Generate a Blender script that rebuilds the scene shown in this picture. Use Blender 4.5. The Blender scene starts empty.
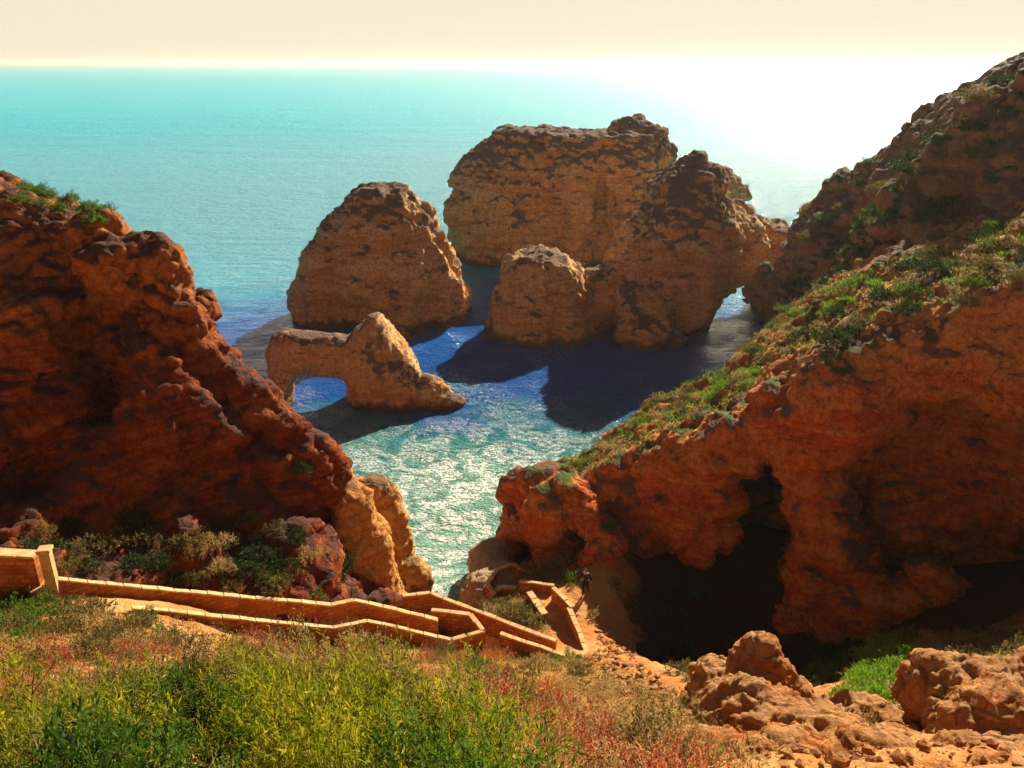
import bpy, math, random
import numpy as np
from mathutils import Vector, Matrix

random.seed(7)
RNG = np.random.default_rng(11)
PI = math.pi

# ------------------------------------------------------------------ scene, camera, light
scene = bpy.context.scene
COL = scene.collection
CAM_Z = 34.0
F_PX = 820.0
PITCH = math.radians(21.47)
CP, SP = math.cos(PITCH), math.sin(PITCH)

cam_data = bpy.data.cameras.new('camera')
cam = bpy.data.objects.new('camera', cam_data)
COL.objects.link(cam)
cam.location = (0, 0, CAM_Z)
cam.rotation_euler = (PI / 2 - PITCH, 0, math.radians(0.0))
cam_data.sensor_width = 36.0
cam_data.lens = 36.0 * F_PX / 1024.0
cam_data.clip_start = 0.1
cam_data.clip_end = 60000.0
scene.camera = cam

SUN_AZ, SUN_EL = 27.0, 29.0     # degrees right of the view axis (+Y), above the horizon
sun_data = bpy.data.lights.new('sun', 'SUN')
sun_data.energy = 4.6
sun_data.angle = math.radians(0.5)
sun_data.color = (1.0, 0.87, 0.66)
sun = bpy.data.objects.new('sun', sun_data)
COL.objects.link(sun)
sd = Vector((math.sin(math.radians(SUN_AZ)) * math.cos(math.radians(SUN_EL)),
             math.cos(math.radians(SUN_AZ)) * math.cos(math.radians(SUN_EL)),
             math.sin(math.radians(SUN_EL))))
sun.rotation_euler = sd.to_track_quat('Z', 'Y').to_euler()

world = bpy.data.worlds.new('World')
scene.world = world
world.use_nodes = True
wn, wl = world.node_tree.nodes, world.node_tree.links
wn.clear()
wo = wn.new('ShaderNodeOutputWorld')
bg = wn.new('ShaderNodeBackground')
sky = wn.new('ShaderNodeTexSky')
sky.sky_type = 'NISHITA'
sky.sun_disc = False
sky.sun_elevation = math.radians(SUN_EL)
sky.sun_rotation = math.radians(SUN_AZ)
sky.altitude = 30
sky.air_density = 1.0
sky.dust_density = 1.2
sky.ozone_density = 1.0
SKY_STRENGTH = 0.05
# warm, hazy sky: the Nishita colour is tinted and its brightest part held at the cream of the haze
tint = wn.new('ShaderNodeVectorMath'); tint.operation = 'MULTIPLY'
tint.inputs[1].default_value = (0.38, 0.34, 0.31)
cap = wn.new('ShaderNodeVectorMath'); cap.operation = 'MINIMUM'
EXPOSURE = 1.42
CREAM = tuple(c / SKY_STRENGTH / (2 ** EXPOSURE) for c in (0.905, 0.82, 0.63))
cap.inputs[1].default_value = CREAM
wl.new(sky.outputs[0], tint.inputs[0])
wl.new(tint.outputs[0], cap.inputs[0])
# bright haze low over the sea on the sun's side of the sky
tc = wn.new('ShaderNodeTexCoord')
dt = wn.new('ShaderNodeVectorMath'); dt.operation = 'DOT_PRODUCT'
dt.inputs[1].default_value = (math.sin(math.radians(SUN_AZ)), math.cos(math.radians(SUN_AZ)), 0)
wl.new(tc.outputs['Generated'], dt.inputs[0])
sp = wn.new('ShaderNodeSeparateXYZ'); wl.new(tc.outputs['Generated'], sp.inputs[0])
m1 = wn.new('ShaderNodeMapRange'); wl.new(dt.outputs['Value'], m1.inputs[0]); m1.inputs[1].default_value = .1; m1.inputs[2].default_value = .42
m2 = wn.new('ShaderNodeMapRange'); wl.new(sp.outputs[2], m2.inputs[0]); m2.inputs[1].default_value = .34; m2.inputs[2].default_value = .10
mm = wn.new('ShaderNodeMath'); mm.operation = 'MULTIPLY'; wl.new(m1.outputs[0], mm.inputs[0]); wl.new(m2.outputs[0], mm.inputs[1])
mxs = wn.new('ShaderNodeMix'); mxs.data_type = 'RGBA'
wl.new(mm.outputs[0], mxs.inputs[0]); wl.new(cap.outputs[0], mxs.inputs[6]); mxs.inputs[7].default_value = (*CREAM, 1)
wl.new(mxs.outputs[2], bg.inputs[0])
bg.inputs[1].default_value = SKY_STRENGTH
wl.new(bg.outputs[0], wo.inputs[0])

scene.view_settings.view_transform = 'Standard'
scene.view_settings.look = 'None'
scene.view_settings.exposure = EXPOSURE
scene.view_settings.gamma = 1.0
scene.cycles.max_bounces = 5
scene.cycles.diffuse_bounces = 4
scene.cycles.glossy_bounces = 3
scene.cycles.transparent_max_bounces = 8
scene.cycles.use_denoising = True
scene.cycles.sample_clamp_indirect = 4.0

# ------------------------------------------------------------------ helpers
def drop(py):                      # metres of drop per metre of forward distance for a picture row
    v = (384.0 - py) / F_PX
    return (SP - v * CP) / (CP + v * SP)

def at(px, py, Y):                 # the point of the place seen at that column and row, Y metres away
    z = CAM_Z - Y * drop(py)
    d = Y * CP + (CAM_Z - z) * SP
    return ((px - 512.0) / F_PX * d, Y, z)

def atz(px, py, z):                # the same, for a known height
    return at(px, py, (CAM_Z - z) / drop(py))

def tag(o, label=None, cat=None, group=None, kind=None):
    if label: o['label'] = label
    if cat: o['category'] = cat
    if group: o['group'] = group
    if kind: o['kind'] = kind
    return o

def empty(name, loc=(0, 0, 0), rz=0.0):
    o = bpy.data.objects.new(name, None)
    o.location = loc
    o.rotation_euler = (0, 0, rz)
    o.empty_display_size = 0.3
    COL.objects.link(o)
    return o

def mesh_obj(name, V, Fq, mat=None, parent=None, smooth=True, mats=None, mat_idx=None):
    """V (n,3) array, Fq (m,3|4) int array"""
    V = np.asarray(V, np.float32); Fq = np.asarray(Fq, np.int32)
    me = bpy.data.meshes.new(name)
    n, k = Fq.shape
    me.vertices.add(len(V)); me.vertices.foreach_set('co', V.ravel())
    me.loops.add(n * k); me.loops.foreach_set('vertex_index', Fq.ravel())
    me.polygons.add(n)
    me.polygons.foreach_set('loop_start', np.arange(0, n * k, k, dtype=np.int32))
    me.polygons.foreach_set('loop_total', np.full(n, k, np.int32))
    me.polygons.foreach_set('use_smooth', np.full(n, bool(smooth)))
    if mats:
        for m in mats: me.materials.append(m)
        if mat_idx is not None: me.polygons.foreach_set('material_index', np.asarray(mat_idx, np.int32))
    elif mat: me.materials.append(mat)
    me.update(calc_edges=True)
    o = bpy.data.objects.new(name, me)
    COL.objects.link(o)
    if parent: o.parent = parent
    return o

# ---- value noise, vectorised
_T = np.random.default_rng(5).random((64, 64, 64), dtype=np.float32)
def vnoise(x, y, z):
    xi = np.floor(x).astype(np.int32); yi = np.floor(y).astype(np.int32); zi = np.floor(z).astype(np.int32)
    fx = (x - xi).astype(np.float32); fy = (y - yi).astype(np.float32); fz = (z - zi).astype(np.float32)
    fx = fx * fx * fx * (fx * (fx * 6 - 15) + 10); fy = fy * fy * fy * (fy * (fy * 6 - 15) + 10); fz = fz * fz * fz * (fz * (fz * 6 - 15) + 10)
    x0, y0, z0 = xi & 63, yi & 63, zi & 63
    x1, y1, z1 = (x0 + 1) & 63, (y0 + 1) & 63, (z0 + 1) & 63
    a = _T[x0, y0, z0] * (1 - fx) + _T[x1, y0, z0] * fx
    b = _T[x0, y1, z0] * (1 - fx) + _T[x1, y1, z0] * fx
    c = _T[x0, y0, z1] * (1 - fx) + _T[x1, y0, z1] * fx
    d = _T[x0, y1, z1] * (1 - fx) + _T[x1, y1, z1] * fx
    return ((a * (1 - fy) + b * fy) * (1 - fz) + (c * (1 - fy) + d * fy) * fz) * 2 - 1

def fbm(P, s, octaves=4, off=0.0, gain=0.5, zs=1.0, ridged=False):
    x, y, z = P[0] / s + off, P[1] / s + off * 1.7, P[2] * zs / s - off * .6
    t = 0; amp = 1; tot = 0
    for i in range(octaves):
        n = vnoise(x, y, z)
        if ridged: n = 1 - 2 * np.abs(n)
        t = t + amp * n; tot += amp; amp *= gain
        x, y, z = x * 2.03 + 7.1, y * 2.03 + 3.3, z * 2.03 + 11.7
    return t / tot

def worley(P, s, off=0.0, zs=1.0, ids=False):
    """F1 and F2 distances (in cells)"""
    x = P[0] / s + off; y = P[1] / s + off; z = P[2] * zs / s + off
    xi = np.floor(x).astype(np.int32); yi = np.floor(y).astype(np.int32); zi = np.floor(z).astype(np.int32)
    f1 = np.full(x.shape, 9, np.float32); f2 = f1.copy(); cid = np.zeros(x.shape, np.float32)
    for dx in (-1, 0, 1):
        for dy in (-1, 0, 1):
            for dz in (-1, 0, 1):
                a, b, c = (xi + dx), (yi + dy), (zi + dz)
                rx = _T[a & 63, b & 63, c & 63]; ry = _T[(a + 17) & 63, (b + 5) & 63, c & 63]; rz = _T[a & 63, (b + 31) & 63, (c + 9) & 63]
                d = (a + rx - x) ** 2 + (b + ry - y) ** 2 + (c + rz - z) ** 2
                m = d < f1
                f2 = np.where(m, f1, np.minimum(f2, d)); f1 = np.where(m, d, f1); cid = np.where(m, _T[(a + 40) & 63, (b + 11) & 63, (c + 50) & 63], cid)
    return (np.sqrt(f1), np.sqrt(f2), cid) if ids else (np.sqrt(f1), np.sqrt(f2))

# ---- thin-plate surface through control points
class Field:
    def __init__(self, pts, lam=0.02):
        p = np.array(pts, float)
        self.xy, n = p[:, :2], len(p)
        r2 = ((self.xy[:, None] - self.xy[None]) ** 2).sum(-1)
        K = 0.5 * r2 * np.log(r2 + 1e-9) + lam * np.eye(n) * 10
        A = np.zeros((n + 3, n + 3)); A[:n, :n] = K
        A[:n, n] = 1; A[:n, n + 1:] = self.xy; A[n, :n] = 1; A[n + 1:, :n] = self.xy.T
        self.w = np.linalg.solve(A, np.r_[p[:, 2], 0, 0, 0])
    def __call__(self, x, y):
        sh = x.shape; x = x.ravel(); y = y.ravel(); out = np.zeros(len(x)); n = len(self.xy)
        for s in range(0, len(x), 40000):
            q = slice(s, s + 40000)
            r2 = (x[q, None] - self.xy[None, :, 0]) ** 2 + (y[q, None] - self.xy[None, :, 1]) ** 2
            out[q] = (0.5 * r2 * np.log(r2 + 1e-9)) @ self.w[:n] + self.w[n] + x[q] * self.w[n + 1] + y[q] * self.w[n + 2]
        return out.reshape(sh)

def smin(a, b, k):
    h = np.clip(0.5 + 0.5 * (b - a) / k, 0, 1)
    return b * (1 - h) + a * h - k * h * (1 - h)
def smax(a, b, k): return -smin(-a, -b, k)
def ell(X, Y, Z, c, r, rz=0.0):
    dx, dy, dz = X - c[0], Y - c[1], Z - c[2]
    if rz:
        cc, ss = math.cos(rz), math.sin(rz)
        dx, dy = dx * cc + dy * ss, -dx * ss + dy * cc
    q = np.sqrt((dx / r[0]) ** 2 + (dy / r[1]) ** 2 + (dz / r[2]) ** 2)
    return (q - 1) * min(r)
def capsule(X, Y, Z, a, b, ra, rb=None):
    rb = ra if rb is None else rb
    ax, ay, az = a; bx, by, bz = b
    vx, vy, vz = bx - ax, by - ay, bz - az
    t = np.clip(((X - ax) * vx + (Y - ay) * vy + (Z - az) * vz) / (vx * vx + vy * vy + vz * vz), 0, 1)
    return np.sqrt((X - ax - vx * t) ** 2 + (Y - ay - vy * t) ** 2 + (Z - az - vz * t) ** 2) - (ra + (rb - ra) * t)

def surface_nets(F, o, h):
    S = F < 0
    nx, ny, nz = F.shape
    c = S[:-1, :-1, :-1].astype(np.int8)
    tot = np.zeros((nx - 1, ny - 1, nz - 1), np.int8)
    for i in (0, 1):
        for j in (0, 1):
            for k in (0, 1):
                tot += S[i:nx - 1 + i, j:ny - 1 + j, k:nz - 1 + k]
    act = (tot > 0) & (tot < 8)
    I, J, K = np.nonzero(act)
    idx = np.full(act.shape, -1, np.int32); idx[I, J, K] = np.arange(len(I))
    corner = {(i, j, k): F[I + i, J + j, K + k] for i in (0, 1) for j in (0, 1) for k in (0, 1)}
    acc = np.zeros((len(I), 3)); cnt = np.zeros(len(I))
    for ax in range(3):
        for u in (0, 1):
            for v in (0, 1):
                a = [0, 0, 0]; b = [0, 0, 0]
                o1, o2 = [q for q in range(3) if q != ax]
                a[o1] = b[o1] = u; a[o2] = b[o2] = v; b[ax] = 1
                fa, fb = corner[tuple(a)], corner[tuple(b)]
                m = (fa < 0) != (fb < 0)
                t = np.where(m, fa / np.where(m, fa - fb, 1), 0)
                p = np.zeros((len(I), 3)); p[:, o1] = u; p[:, o2] = v; p[:, ax] = t
                acc += p * m[:, None]; cnt += m
    V = (acc / cnt[:, None] + np.stack([I, J, K], 1)) * h + np.array(o)
    Q = []
    for ax in range(3):
        sl0 = [slice(1, -1)] * 3; sl1 = [slice(1, -1)] * 3
        sl0[ax] = slice(0, -1); sl1[ax] = slice(1, None)
        a = S[tuple(sl0)]; b = S[tuple(sl1)]
        i, j, k = np.nonzero(a != b)
        g = np.stack([i, j, k], 1)
        inside = a[i, j, k]
        for q in range(3):
            if q != ax: g[:, q] += 1
        o1, o2 = [(1, 2), (2, 0), (0, 1)][ax]
        def cell(d1, d2):
            t = g.copy(); t[:, o1] += d1; t[:, o2] += d2
            return idx[t[:, 0], t[:, 1], t[:, 2]]
        q = np.stack([cell(-1, -1), cell(0, -1), cell(0, 0), cell(-1, 0)], 1)
        q[~inside] = q[~inside][:, ::-1]
        Q.append(q)
    Q = np.concatenate(Q); Q = Q[(Q >= 0).all(1)]
    return V, Q

def normals(V, Q):
    a, b, c, d = (V[Q[:, i]] for i in range(4))
    n = np.cross(c - a, d - b)
    N = np.zeros_like(V)
    for q in range(4):
        for ax in range(3): N[:, ax] += np.bincount(Q[:, q], n[:, ax], len(V))
    return N / (np.linalg.norm(N, axis=1, keepdims=True) + 1e-9)

def upsample(F, k):
    for ax in range(3):
        n = F.shape[ax]
        x = np.arange((n - 1) * k + 1) / k
        i = np.minimum(x.astype(int), n - 2); t = (x - i).astype(np.float32)
        sh = [1, 1, 1]; sh[ax] = -1
        F = np.take(F, i, ax) * (1 - t.reshape(sh)) + np.take(F, i + 1, ax) * t.reshape(sh)
    return F

def mass(name, lo, hi, h, k, sdf, disp, mat, parent=None):
    n = [int(round((hi[i] - lo[i]) / h)) + 1 for i in range(3)]
    ax = [lo[i] + h * np.arange(n[i]) for i in range(3)]
    X, Y, Z = np.meshgrid(*ax, indexing='ij')
    F = sdf(X, Y, Z).astype(np.float32)
    if k > 1: F = upsample(F, k)
    V, Q = surface_nets(F, lo, h / k)
    for d in (disp if isinstance(disp, (list, tuple)) else [disp]):
        N = normals(V, Q)
        V = V + d(V.T, N)
    print('MASS', name, len(V), len(Q))
    return mesh_obj(name, V, Q, mat, parent)

def rocky(big=1.0, fine=0.35, strata=0.3, off=0.0, size=1.0, period=1.6, pit=0.25, flute=0.6, block=0.5):
    """displacement passes for weathered limestone: bulges, upright flutes and clefts, bedding ledges, broken blocks, pits"""
    def warp(P, a, s_):
        return (P[0] + fbm(P, s_, 2, off + 31) * a, P[1] + fbm(P, s_, 2, off + 37) * a, P[2] + fbm(P, s_, 2, off + 43) * a)
    def d1(P, N):
        a = fbm(P, 9 * size, 3, off) * 1.2 * big
        st = 1 - np.abs(N[:, 2])
        fl = fbm(warp(P, 1.2, 5), 4.2 * size, 3, off + 4, ridged=True, zs=.28) * flute * 1.5 * (.25 + .75 * st)
        H = np.stack([N[:, 0], N[:, 1], N[:, 2] * .5], 1)
        return N * a[:, None] + H * fl[:, None]
    def d2(P, N):
        Q = warp(P, .5 * size, 2.2 * size)
        f1, f2, cid = worley(Q, 2.1 * size, off, 1.15, True)
        g1, g2, cid2 = worley(Q, .95 * size, off + 8, 1.3, True)
        blk = (cid - .5) * 1.5 * np.clip((f2 - f1) * 5, 0, 1) - np.clip(.10 - (f2 - f1), 0, 1) * 3
        blk2 = (cid2 - .5) * .8 * np.clip((g2 - g1) * 5, 0, 1)
        w = fbm(P, 8, 2, off + 9)
        ph = P[2] / period + w * .9
        k = np.floor(ph); t = ph - k
        bed = _T[(k.astype(int) * 7) & 63, 3, 9] - .5
        ledge = (bed * 1.2 - np.clip(t - .82, 0, 1) * 3) * strata * (0.3 + .7 * np.clip(fbm(P, 9, 2, off + 2) * 1.5 + .5, 0, 1))
        st = 1 - np.clip(N[:, 2], 0, 1) * .55
        return N * (((blk * block + blk2 * block * .8) * size * .75 + ledge) * st)[:, None]
    def d3(P, N):
        r = fbm(P, 1.1 * size, 4, off + 1, ridged=True, gain=.6)
        f1, f2 = worley(P, .6 * size, off + 3)
        return N * (r * fine * .75 + (np.clip(f1, 0, 1) - .5) * pit * (fbm(P, 3, 1, off + 6) > 0) + fbm(P, .35 * size, 2, off + 5) * pit * .5)[:, None]
    return [d1, d2, d3]

# ------------------------------------------------------------------ node helpers
def new_mat(name):
    m = bpy.data.materials.new(name); m.use_nodes = True
    nt = m.node_tree; nt.nodes.clear()
    out = nt.nodes.new('ShaderNodeOutputMaterial')
    b = nt.nodes.new('ShaderNodeBsdfPrincipled')
    nt.links.new(b.outputs[0], out.inputs[0])
    return m, nt, b
class NT:
    def __init__(s, nt): s.nt = nt
    def n(s, t, **kw):
        x = s.nt.nodes.new(t)
        for k, v in kw.items(): setattr(x, k, v)
        return x
    def lk(s, a, b): s.nt.links.new(a, b)
    def pos(s): return s.n('ShaderNodeNewGeometry').outputs['Position']
    def nrm(s): return s.n('ShaderNodeNewGeometry').outputs['Normal']
    def scale(s, vec, v):
        x = s.n('ShaderNodeVectorMath', operation='MULTIPLY'); s.lk(vec, x.inputs[0]); x.inputs[1].default_value = v; return x.outputs[0]
    def noise(s, vec, sc, det=4, rough=.55, dist=0.0):
        x = s.n('ShaderNodeTexNoise'); s.lk(vec, x.inputs['Vector']); x.inputs['Scale'].default_value = sc
        x.inputs['Detail'].default_value = det; x.inputs['Roughness'].default_value = rough; x.inputs['Distortion'].default_value = dist
        return x.outputs[0]
    def vor(s, vec, sc, feat='F1', out='Distance', rand=1.0):
        x = s.n('ShaderNodeTexVoronoi', feature=feat); s.lk(vec, x.inputs['Vector']); x.inputs['Scale'].default_value = sc
        x.inputs['Randomness'].default_value = rand
        return x.outputs[out]
    def ramp(s, fac, stops, interp='LINEAR'):
        x = s.n('ShaderNodeValToRGB'); s.lk(fac, x.inputs[0]); cr = x.color_ramp; cr.interpolation = interp
        while len(cr.elements) < len(stops): cr.elements.new(.5)
        for e, (p, c) in zip(cr.elements, stops):
            e.position = p; e.color = (*c, 1) if len(c) == 3 else c
        return x.outputs[0]
    def mr(s, v, a, b, c=0.0, d=1.0):
        x = s.n('ShaderNodeMapRange'); s.lk(v, x.inputs[0])
        for i, q in enumerate((a, b, c, d)): x.inputs[i + 1].default_value = q
        return x.outputs[0]
    def math(s, op, a, b=None, c=None):
        x = s.n('ShaderNodeMath', operation=op)
        for i, q in enumerate((a, b, c)):
            if q is None: continue
            if isinstance(q, (int, float)): x.inputs[i].default_value = q
            else: s.lk(q, x.inputs[i])
        return x.outputs[0]
    def mix(s, f, a, b, blend='MIX'):
        x = s.n('ShaderNodeMix', data_type='RGBA', blend_type=blend)
        for sock, q in ((x.inputs[0], f), (x.inputs[6], a), (x.inputs[7], b)):
            if isinstance(q, (int, float)): sock.default_value = q
            elif isinstance(q, tuple): sock.default_value = (*q, 1)
            else: s.lk(q, sock)
        return x.outputs[2]
    def sep(s, v):
        x = s.n('ShaderNodeSeparateXYZ'); s.lk(v, x.inputs[0]); return x.outputs
    def bump(s, h, strength, dist, normal=None):
        x = s.n('ShaderNodeBump'); s.lk(h, x.inputs['Height']); x.inputs['Strength'].default_value = strength
        x.inputs['Distance'].default_value = dist
        if normal is not None: s.lk(normal, x.inputs['Normal'])
        return x.outputs[0]

def rock_mat(name, ochre, red, pale, crust, crust_lo=.25, crust_hi=.6, crust_bias=0.0, green=None, green_amt=0.0, bump=1.0, gz=(.55, .8), topz=None, upper=None, blots=.59):
    m, nt, b = new_mat(name); t = NT(nt)
    p = t.pos(); n = t.nrm()
    sv = t.scale(p, (.05, .05, .42))
    strata = t.noise(sv, 1.0, 6, .68, .5)
    big = t.noise(p, .14, 4, .6, .4)
    med = t.noise(p, .7, 5, .65)
    c = t.ramp(strata, [(.34, red), (.42, ochre), (.47, pale), (.50, ochre), (.54, red), (.58, ochre), (.64, pale)])
    c2 = t.ramp(big, [(.38, red), (.5, ochre), (.64, ochre), (.74, pale)])
    c = t.mix(.32, c, c2)
    if upper: c = t.mix(t.mr(t.math('ADD', t.sep(p)[2], t.mr(t.noise(p, .2, 3), .3, .7, -3, 3)), upper[0], upper[1], 0, .8), c, upper[2])
    fine = t.noise(p, 2.6, 6, .7)
    c = t.mix(t.mr(fine, .42, .62, .0, .6), c, tuple(x * .42 for x in red))
    grit = t.noise(p, 9.0, 5, .75)
    c = t.mix(t.mr(grit, .52, .68, 0, .4), c, tuple(min(1, x * 1.35) for x in pale))
    streak = t.math('MULTIPLY', t.mr(t.noise(t.scale(p, (1, 1, .1)), .85, 5, .65), .52, .68), t.mr(t.noise(p, .11, 3), .42, .6))
    c = t.mix(t.math('MULTIPLY', streak, .65), c, tuple(x * .8 for x in crust))
    hol = t.vor(p, 1.7, 'F1')
    c = t.mix(t.math('MULTIPLY', t.mr(hol, .18, .05), t.mr(med, .5, .6)), c, tuple(x * .25 for x in red))
    # thin cracks and holes
    vz = t.scale(p, (1, 1, .55))
    cr = t.vor(vz, .9, 'DISTANCE_TO_EDGE')
    crm = t.math('MULTIPLY', t.mr(cr, .0, .035, 1, 0), t.mr(med, .45, .6))
    c = t.mix(t.math('MULTIPLY', crm, .6), c, tuple(x * .3 for x in red))
    # grey-brown crust on what looks up
    nz = t.sep(n)[2]
    cn = t.noise(p, .45, 6, .7)
    cm = t.math('ADD', nz, t.mr(cn, .25, .75, -.6, .6))
    if topz: cm = t.math('ADD', cm, t.mr(t.math('ADD', t.sep(p)[2], t.mr(t.noise(p, .12, 3), .3, .7, -4, 4)), topz[0], topz[1], 0, topz[2]))
    blot = t.noise(t.scale(p, (1, 1, .8)), .22, 6, .62, .4)
    cm = t.math('ADD', cm, t.mr(blot, blots, blots + .05, 0, .8))
    cm = t.mr(cm, crust_lo - crust_bias, crust_hi - crust_bias)
    c = t.mix(t.math('MULTIPLY', cm, .9), c, t.mix(fine, tuple(x * .5 for x in crust), tuple(min(1, x * 1.7) for x in crust)))
    if green:
        gm = t.math('MULTIPLY', t.mr(nz, gz[0], gz[1]), t.mr(t.noise(p, .28, 4, .6), .6 - green_amt * .3, .68 - green_amt * .3))
        gcol = t.mix(t.noise(p, 1.6, 4, .7), tuple(x * .4 for x in green), tuple(x * 1.5 for x in green))
        c = t.mix(gm, c, gcol)
    wet = t.mr(t.math('ADD', t.sep(p)[2], t.mr(t.noise(p, .8, 4), .3, .7, -.5, .5)), 1.3, .5)
    c = t.mix(t.math('MULTIPLY', wet, .8), c, tuple(x * .28 for x in crust))
    t.lk(c, b.inputs['Base Color'])
    b.inputs['Roughness'].default_value = .93
    b.inputs['Specular IOR Level'].default_value = .15
    h1 = t.noise(t.scale(p, (1, 1, 1.6)), 1.3, 8, .7)
    h2 = t.noise(p, 5.0, 5, .7)
    nb = t.bump(h1, .9 * bump, .6)
    nb = t.bump(h2, .6 * bump, .12, nb)
    nb = t.bump(t.mr(cr, 0, .08), .5 * bump, .15, nb)
    t.lk(nb, b.inputs['Normal'])
    return m

ROCK_STACK = rock_mat('stack_limestone', (.90, .48, .13), (.66, .21, .045), (.92, .68, .32), (.115, .08, .068), .62, .95, topz=(11, 20, .6))
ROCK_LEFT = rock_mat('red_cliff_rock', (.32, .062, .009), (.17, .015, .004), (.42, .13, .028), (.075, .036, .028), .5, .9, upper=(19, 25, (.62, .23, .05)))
ROCK_PIT_SHADE = rock_mat('shade_toned_pit_rock', (.10, .035, .015), (.07, .02, .01), (.12, .05, .02), (.03, .022, .02), .45, .85)  # rock tone darkened so the boulders carry the pit's shade
ROCK_RIGHT = rock_mat('orange_cliff_rock', (.76, .22, .022), (.58, .055, .006), (.78, .36, .08), (.12, .075, .06), .75, 1.05, green=(.07, .12, .015), green_amt=.5, gz=(.82, .95), blots=.565, upper=(15.5, 19, (.74, .36, .10)))
ROCK_HILL = rock_mat('hillside_rock', (.52, .27, .11), (.38, .15, .06), (.58, .38, .19), (.17, .115, .095), .25, .7, green=(.03, .085, .015), green_amt=.35, gz=(.35, .6))
ROCK_NEAR = rock_mat('pale_crusted_rock', (.60, .22, .04), (.42, .09, .014), (.68, .38, .12), (.42, .22, .09), .6, 1.1)
ROCK_PALE = rock_mat('pale_shore_rock', (.66, .42, .2), (.5, .25, .09), (.72, .52, .3), (.4, .28, .18), .6, .95)

# ------------------------------------------------------------------ the ground sheet
def W(px, py, Y): return at(px, py, Y)
ground_pts = [
    (0, -3, 32.4), (-20, -5, 32.6), (20, -5, 32.0), (-60, -40, 34), (60, -40, 34), (0, -40, 33), (0, .6, 32.1),
    (-4, 5, 27.9), (0, 5, 27.7), (4, 5, 27.5), (-8, 6, 27.4), (-4, 8, 26.7), (-1, 8, 26.4), (2.5, 8, 25.4),
    (-5, 11, 23.4), (-5, 16, 19.0), (-5, 22, 14.4), (-10, 22, 14.8),
    W(0, 768, 8), W(0, 720, 12), W(30, 690, 15), W(0, 640, 22), W(100, 624, 26), W(200, 632, 28), W(0, 600, 27.5),
    (-24, 30, 14.5), (-19, 29.3, 13.4), (-14, 31.5, 10.6), (-9, 34.8, 7.6), (-6, 35.2, 6.6), (-4, 36, 5.7), (-1.5, 34.5, 5.2),
    W(300, 650, 30.5), W(380, 650, 31.5), W(450, 660, 30), W(500, 662, 30), W(450, 700, 18), W(430, 740, 11.5),
    W(590, 664, 32), W(600, 680, 27), W(600, 720, 18), W(600, 768, 11.5), W(700, 768, 12.5), W(690, 725, 19), W(650, 690, 25),
    W(520, 690, 22), W(720, 720, 19.5), W(760, 745, 15.5), W(800, 768, 13), W(1024, 768, 11), W(860, 705, 21), W(880, 680, 25), W(900, 645, 31), W(1000, 645, 29),
    W(1024, 600, 34), (34, 26, 17), (45, 20, 24), (22, 12, 23), (40, 5, 30), (-30, 15, 24), (-45, 20, 28), (-30, 5, 30),
    (9.8, 43, 2.2), (12, 40, 1.6), (9.5, 36.5, 1.8), (14, 37, 2.0), (14, 46, 2.2), (15, 52, 2.2), (20, 45, 3), (9.2, 32, 3.4), (18, 37, 3.0), (13, 32.5, 4.0), (8.6, 28.5, 7.5), (13, 29, 8.2), (19, 33, 6.5), (6.0, 40, 4.6), (5.7, 34, 5.9), (5.9, 30, 9.0), (6.4, 27, 11.0), (7.6, 24.5, 12.2), (3.8, 38, 4.8), (2, 38, 4.8), (1.6, 36, 4.9), (5, 41, 4.9), (6.6, 42.5, 4.6), (6.8, 45, 4.6),
    (-.5, 38.5, 4.7), (-2, 40, 3.6), (-5, 42, 1.2), (-2.5, 43, 1.0), (-3.2, 46.5, -.8), (0, 43.5, 3.0), (0, 45.5, 2.4), (2, 45, 2.6), (3.4, 44.5, 3.4), (-1.0, 49, 1.0), (.5, 50, -.2), (-1, 52.5, -1.5),
    (-8, 46, -2), (-14, 44, -3), (-4, 55, -4), (-25, 60, -6), (8, 56, -3), (30, 60, -4), (50, 60, -4), (-50, 60, -6), (-20, 75, -7), (20, 75, -7), (-60, 40, 10), (-40, 40, 10), (60, 40, 12), (0, 100, -8), (-60, 100, -8), (60, 100, -8),
]
GF = Field(ground_pts, .01)
def ground_h(x, y):
    g = GF(x, y)
    return np.where(y > 58, np.minimum(g, -2.5), g)
def axis(segs):
    out = []
    for a, b, s in segs: out.append(np.arange(a, b, s))
    return np.concatenate(out + [np.array([segs[-1][1]])])
gx = axis([(-90, -30, 2), (-30, -20, .5), (-20, 16, .16), (16, 36, .35), (36, 90, 2)])
gy = axis([(-90, -6, 3), (-6, 2, .5), (2, 40, .16), (40, 56, .3), (56, 100, 2)])
GXm, GYm = np.meshgrid(gx, gy, indexing='ij')
GZ = ground_h(GXm, GYm)
Pg = (GXm, GYm, GZ)
slope = np.hypot(*np.gradient(GZ, gx, gy))
flat = np.exp(-((GXm - 1.5) ** 2 / 20 + (GYm - 38) ** 2 / 30))
rough = np.clip(slope - .3, .15, 1) * (1 - .8 * flat)
rub = np.clip((GXm - 1) / 3, 0, 1) * np.clip((27 - GYm) / 4, 0, 1)
f1g, f2g = worley((GXm, GYm, GZ), .45, 3.3)
f1h, f2h = worley((GXm, GYm, GZ), 1.1, 6.3)
GZ = GZ + rub * (fbm(Pg, 2.2, 4, 8.8, ridged=True) * .35 + np.clip(.5 - f1g, 0, 1) * .3 + np.clip(.55 - f1h, 0, 1) * .6) + (1 - rub) * np.clip(.35 - f1g, 0, 1) * .25 * (GYm > 9)
GZ2 = GZ + rough * (fbm(Pg, 4, 4, 2.2) * .55 + fbm(Pg, 1.2, 4, 5.5, ridged=True) * .22) + fbm(Pg, .5, 2, 1.5) * .05
nxg, nyg = len(gx), len(gy)
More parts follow.
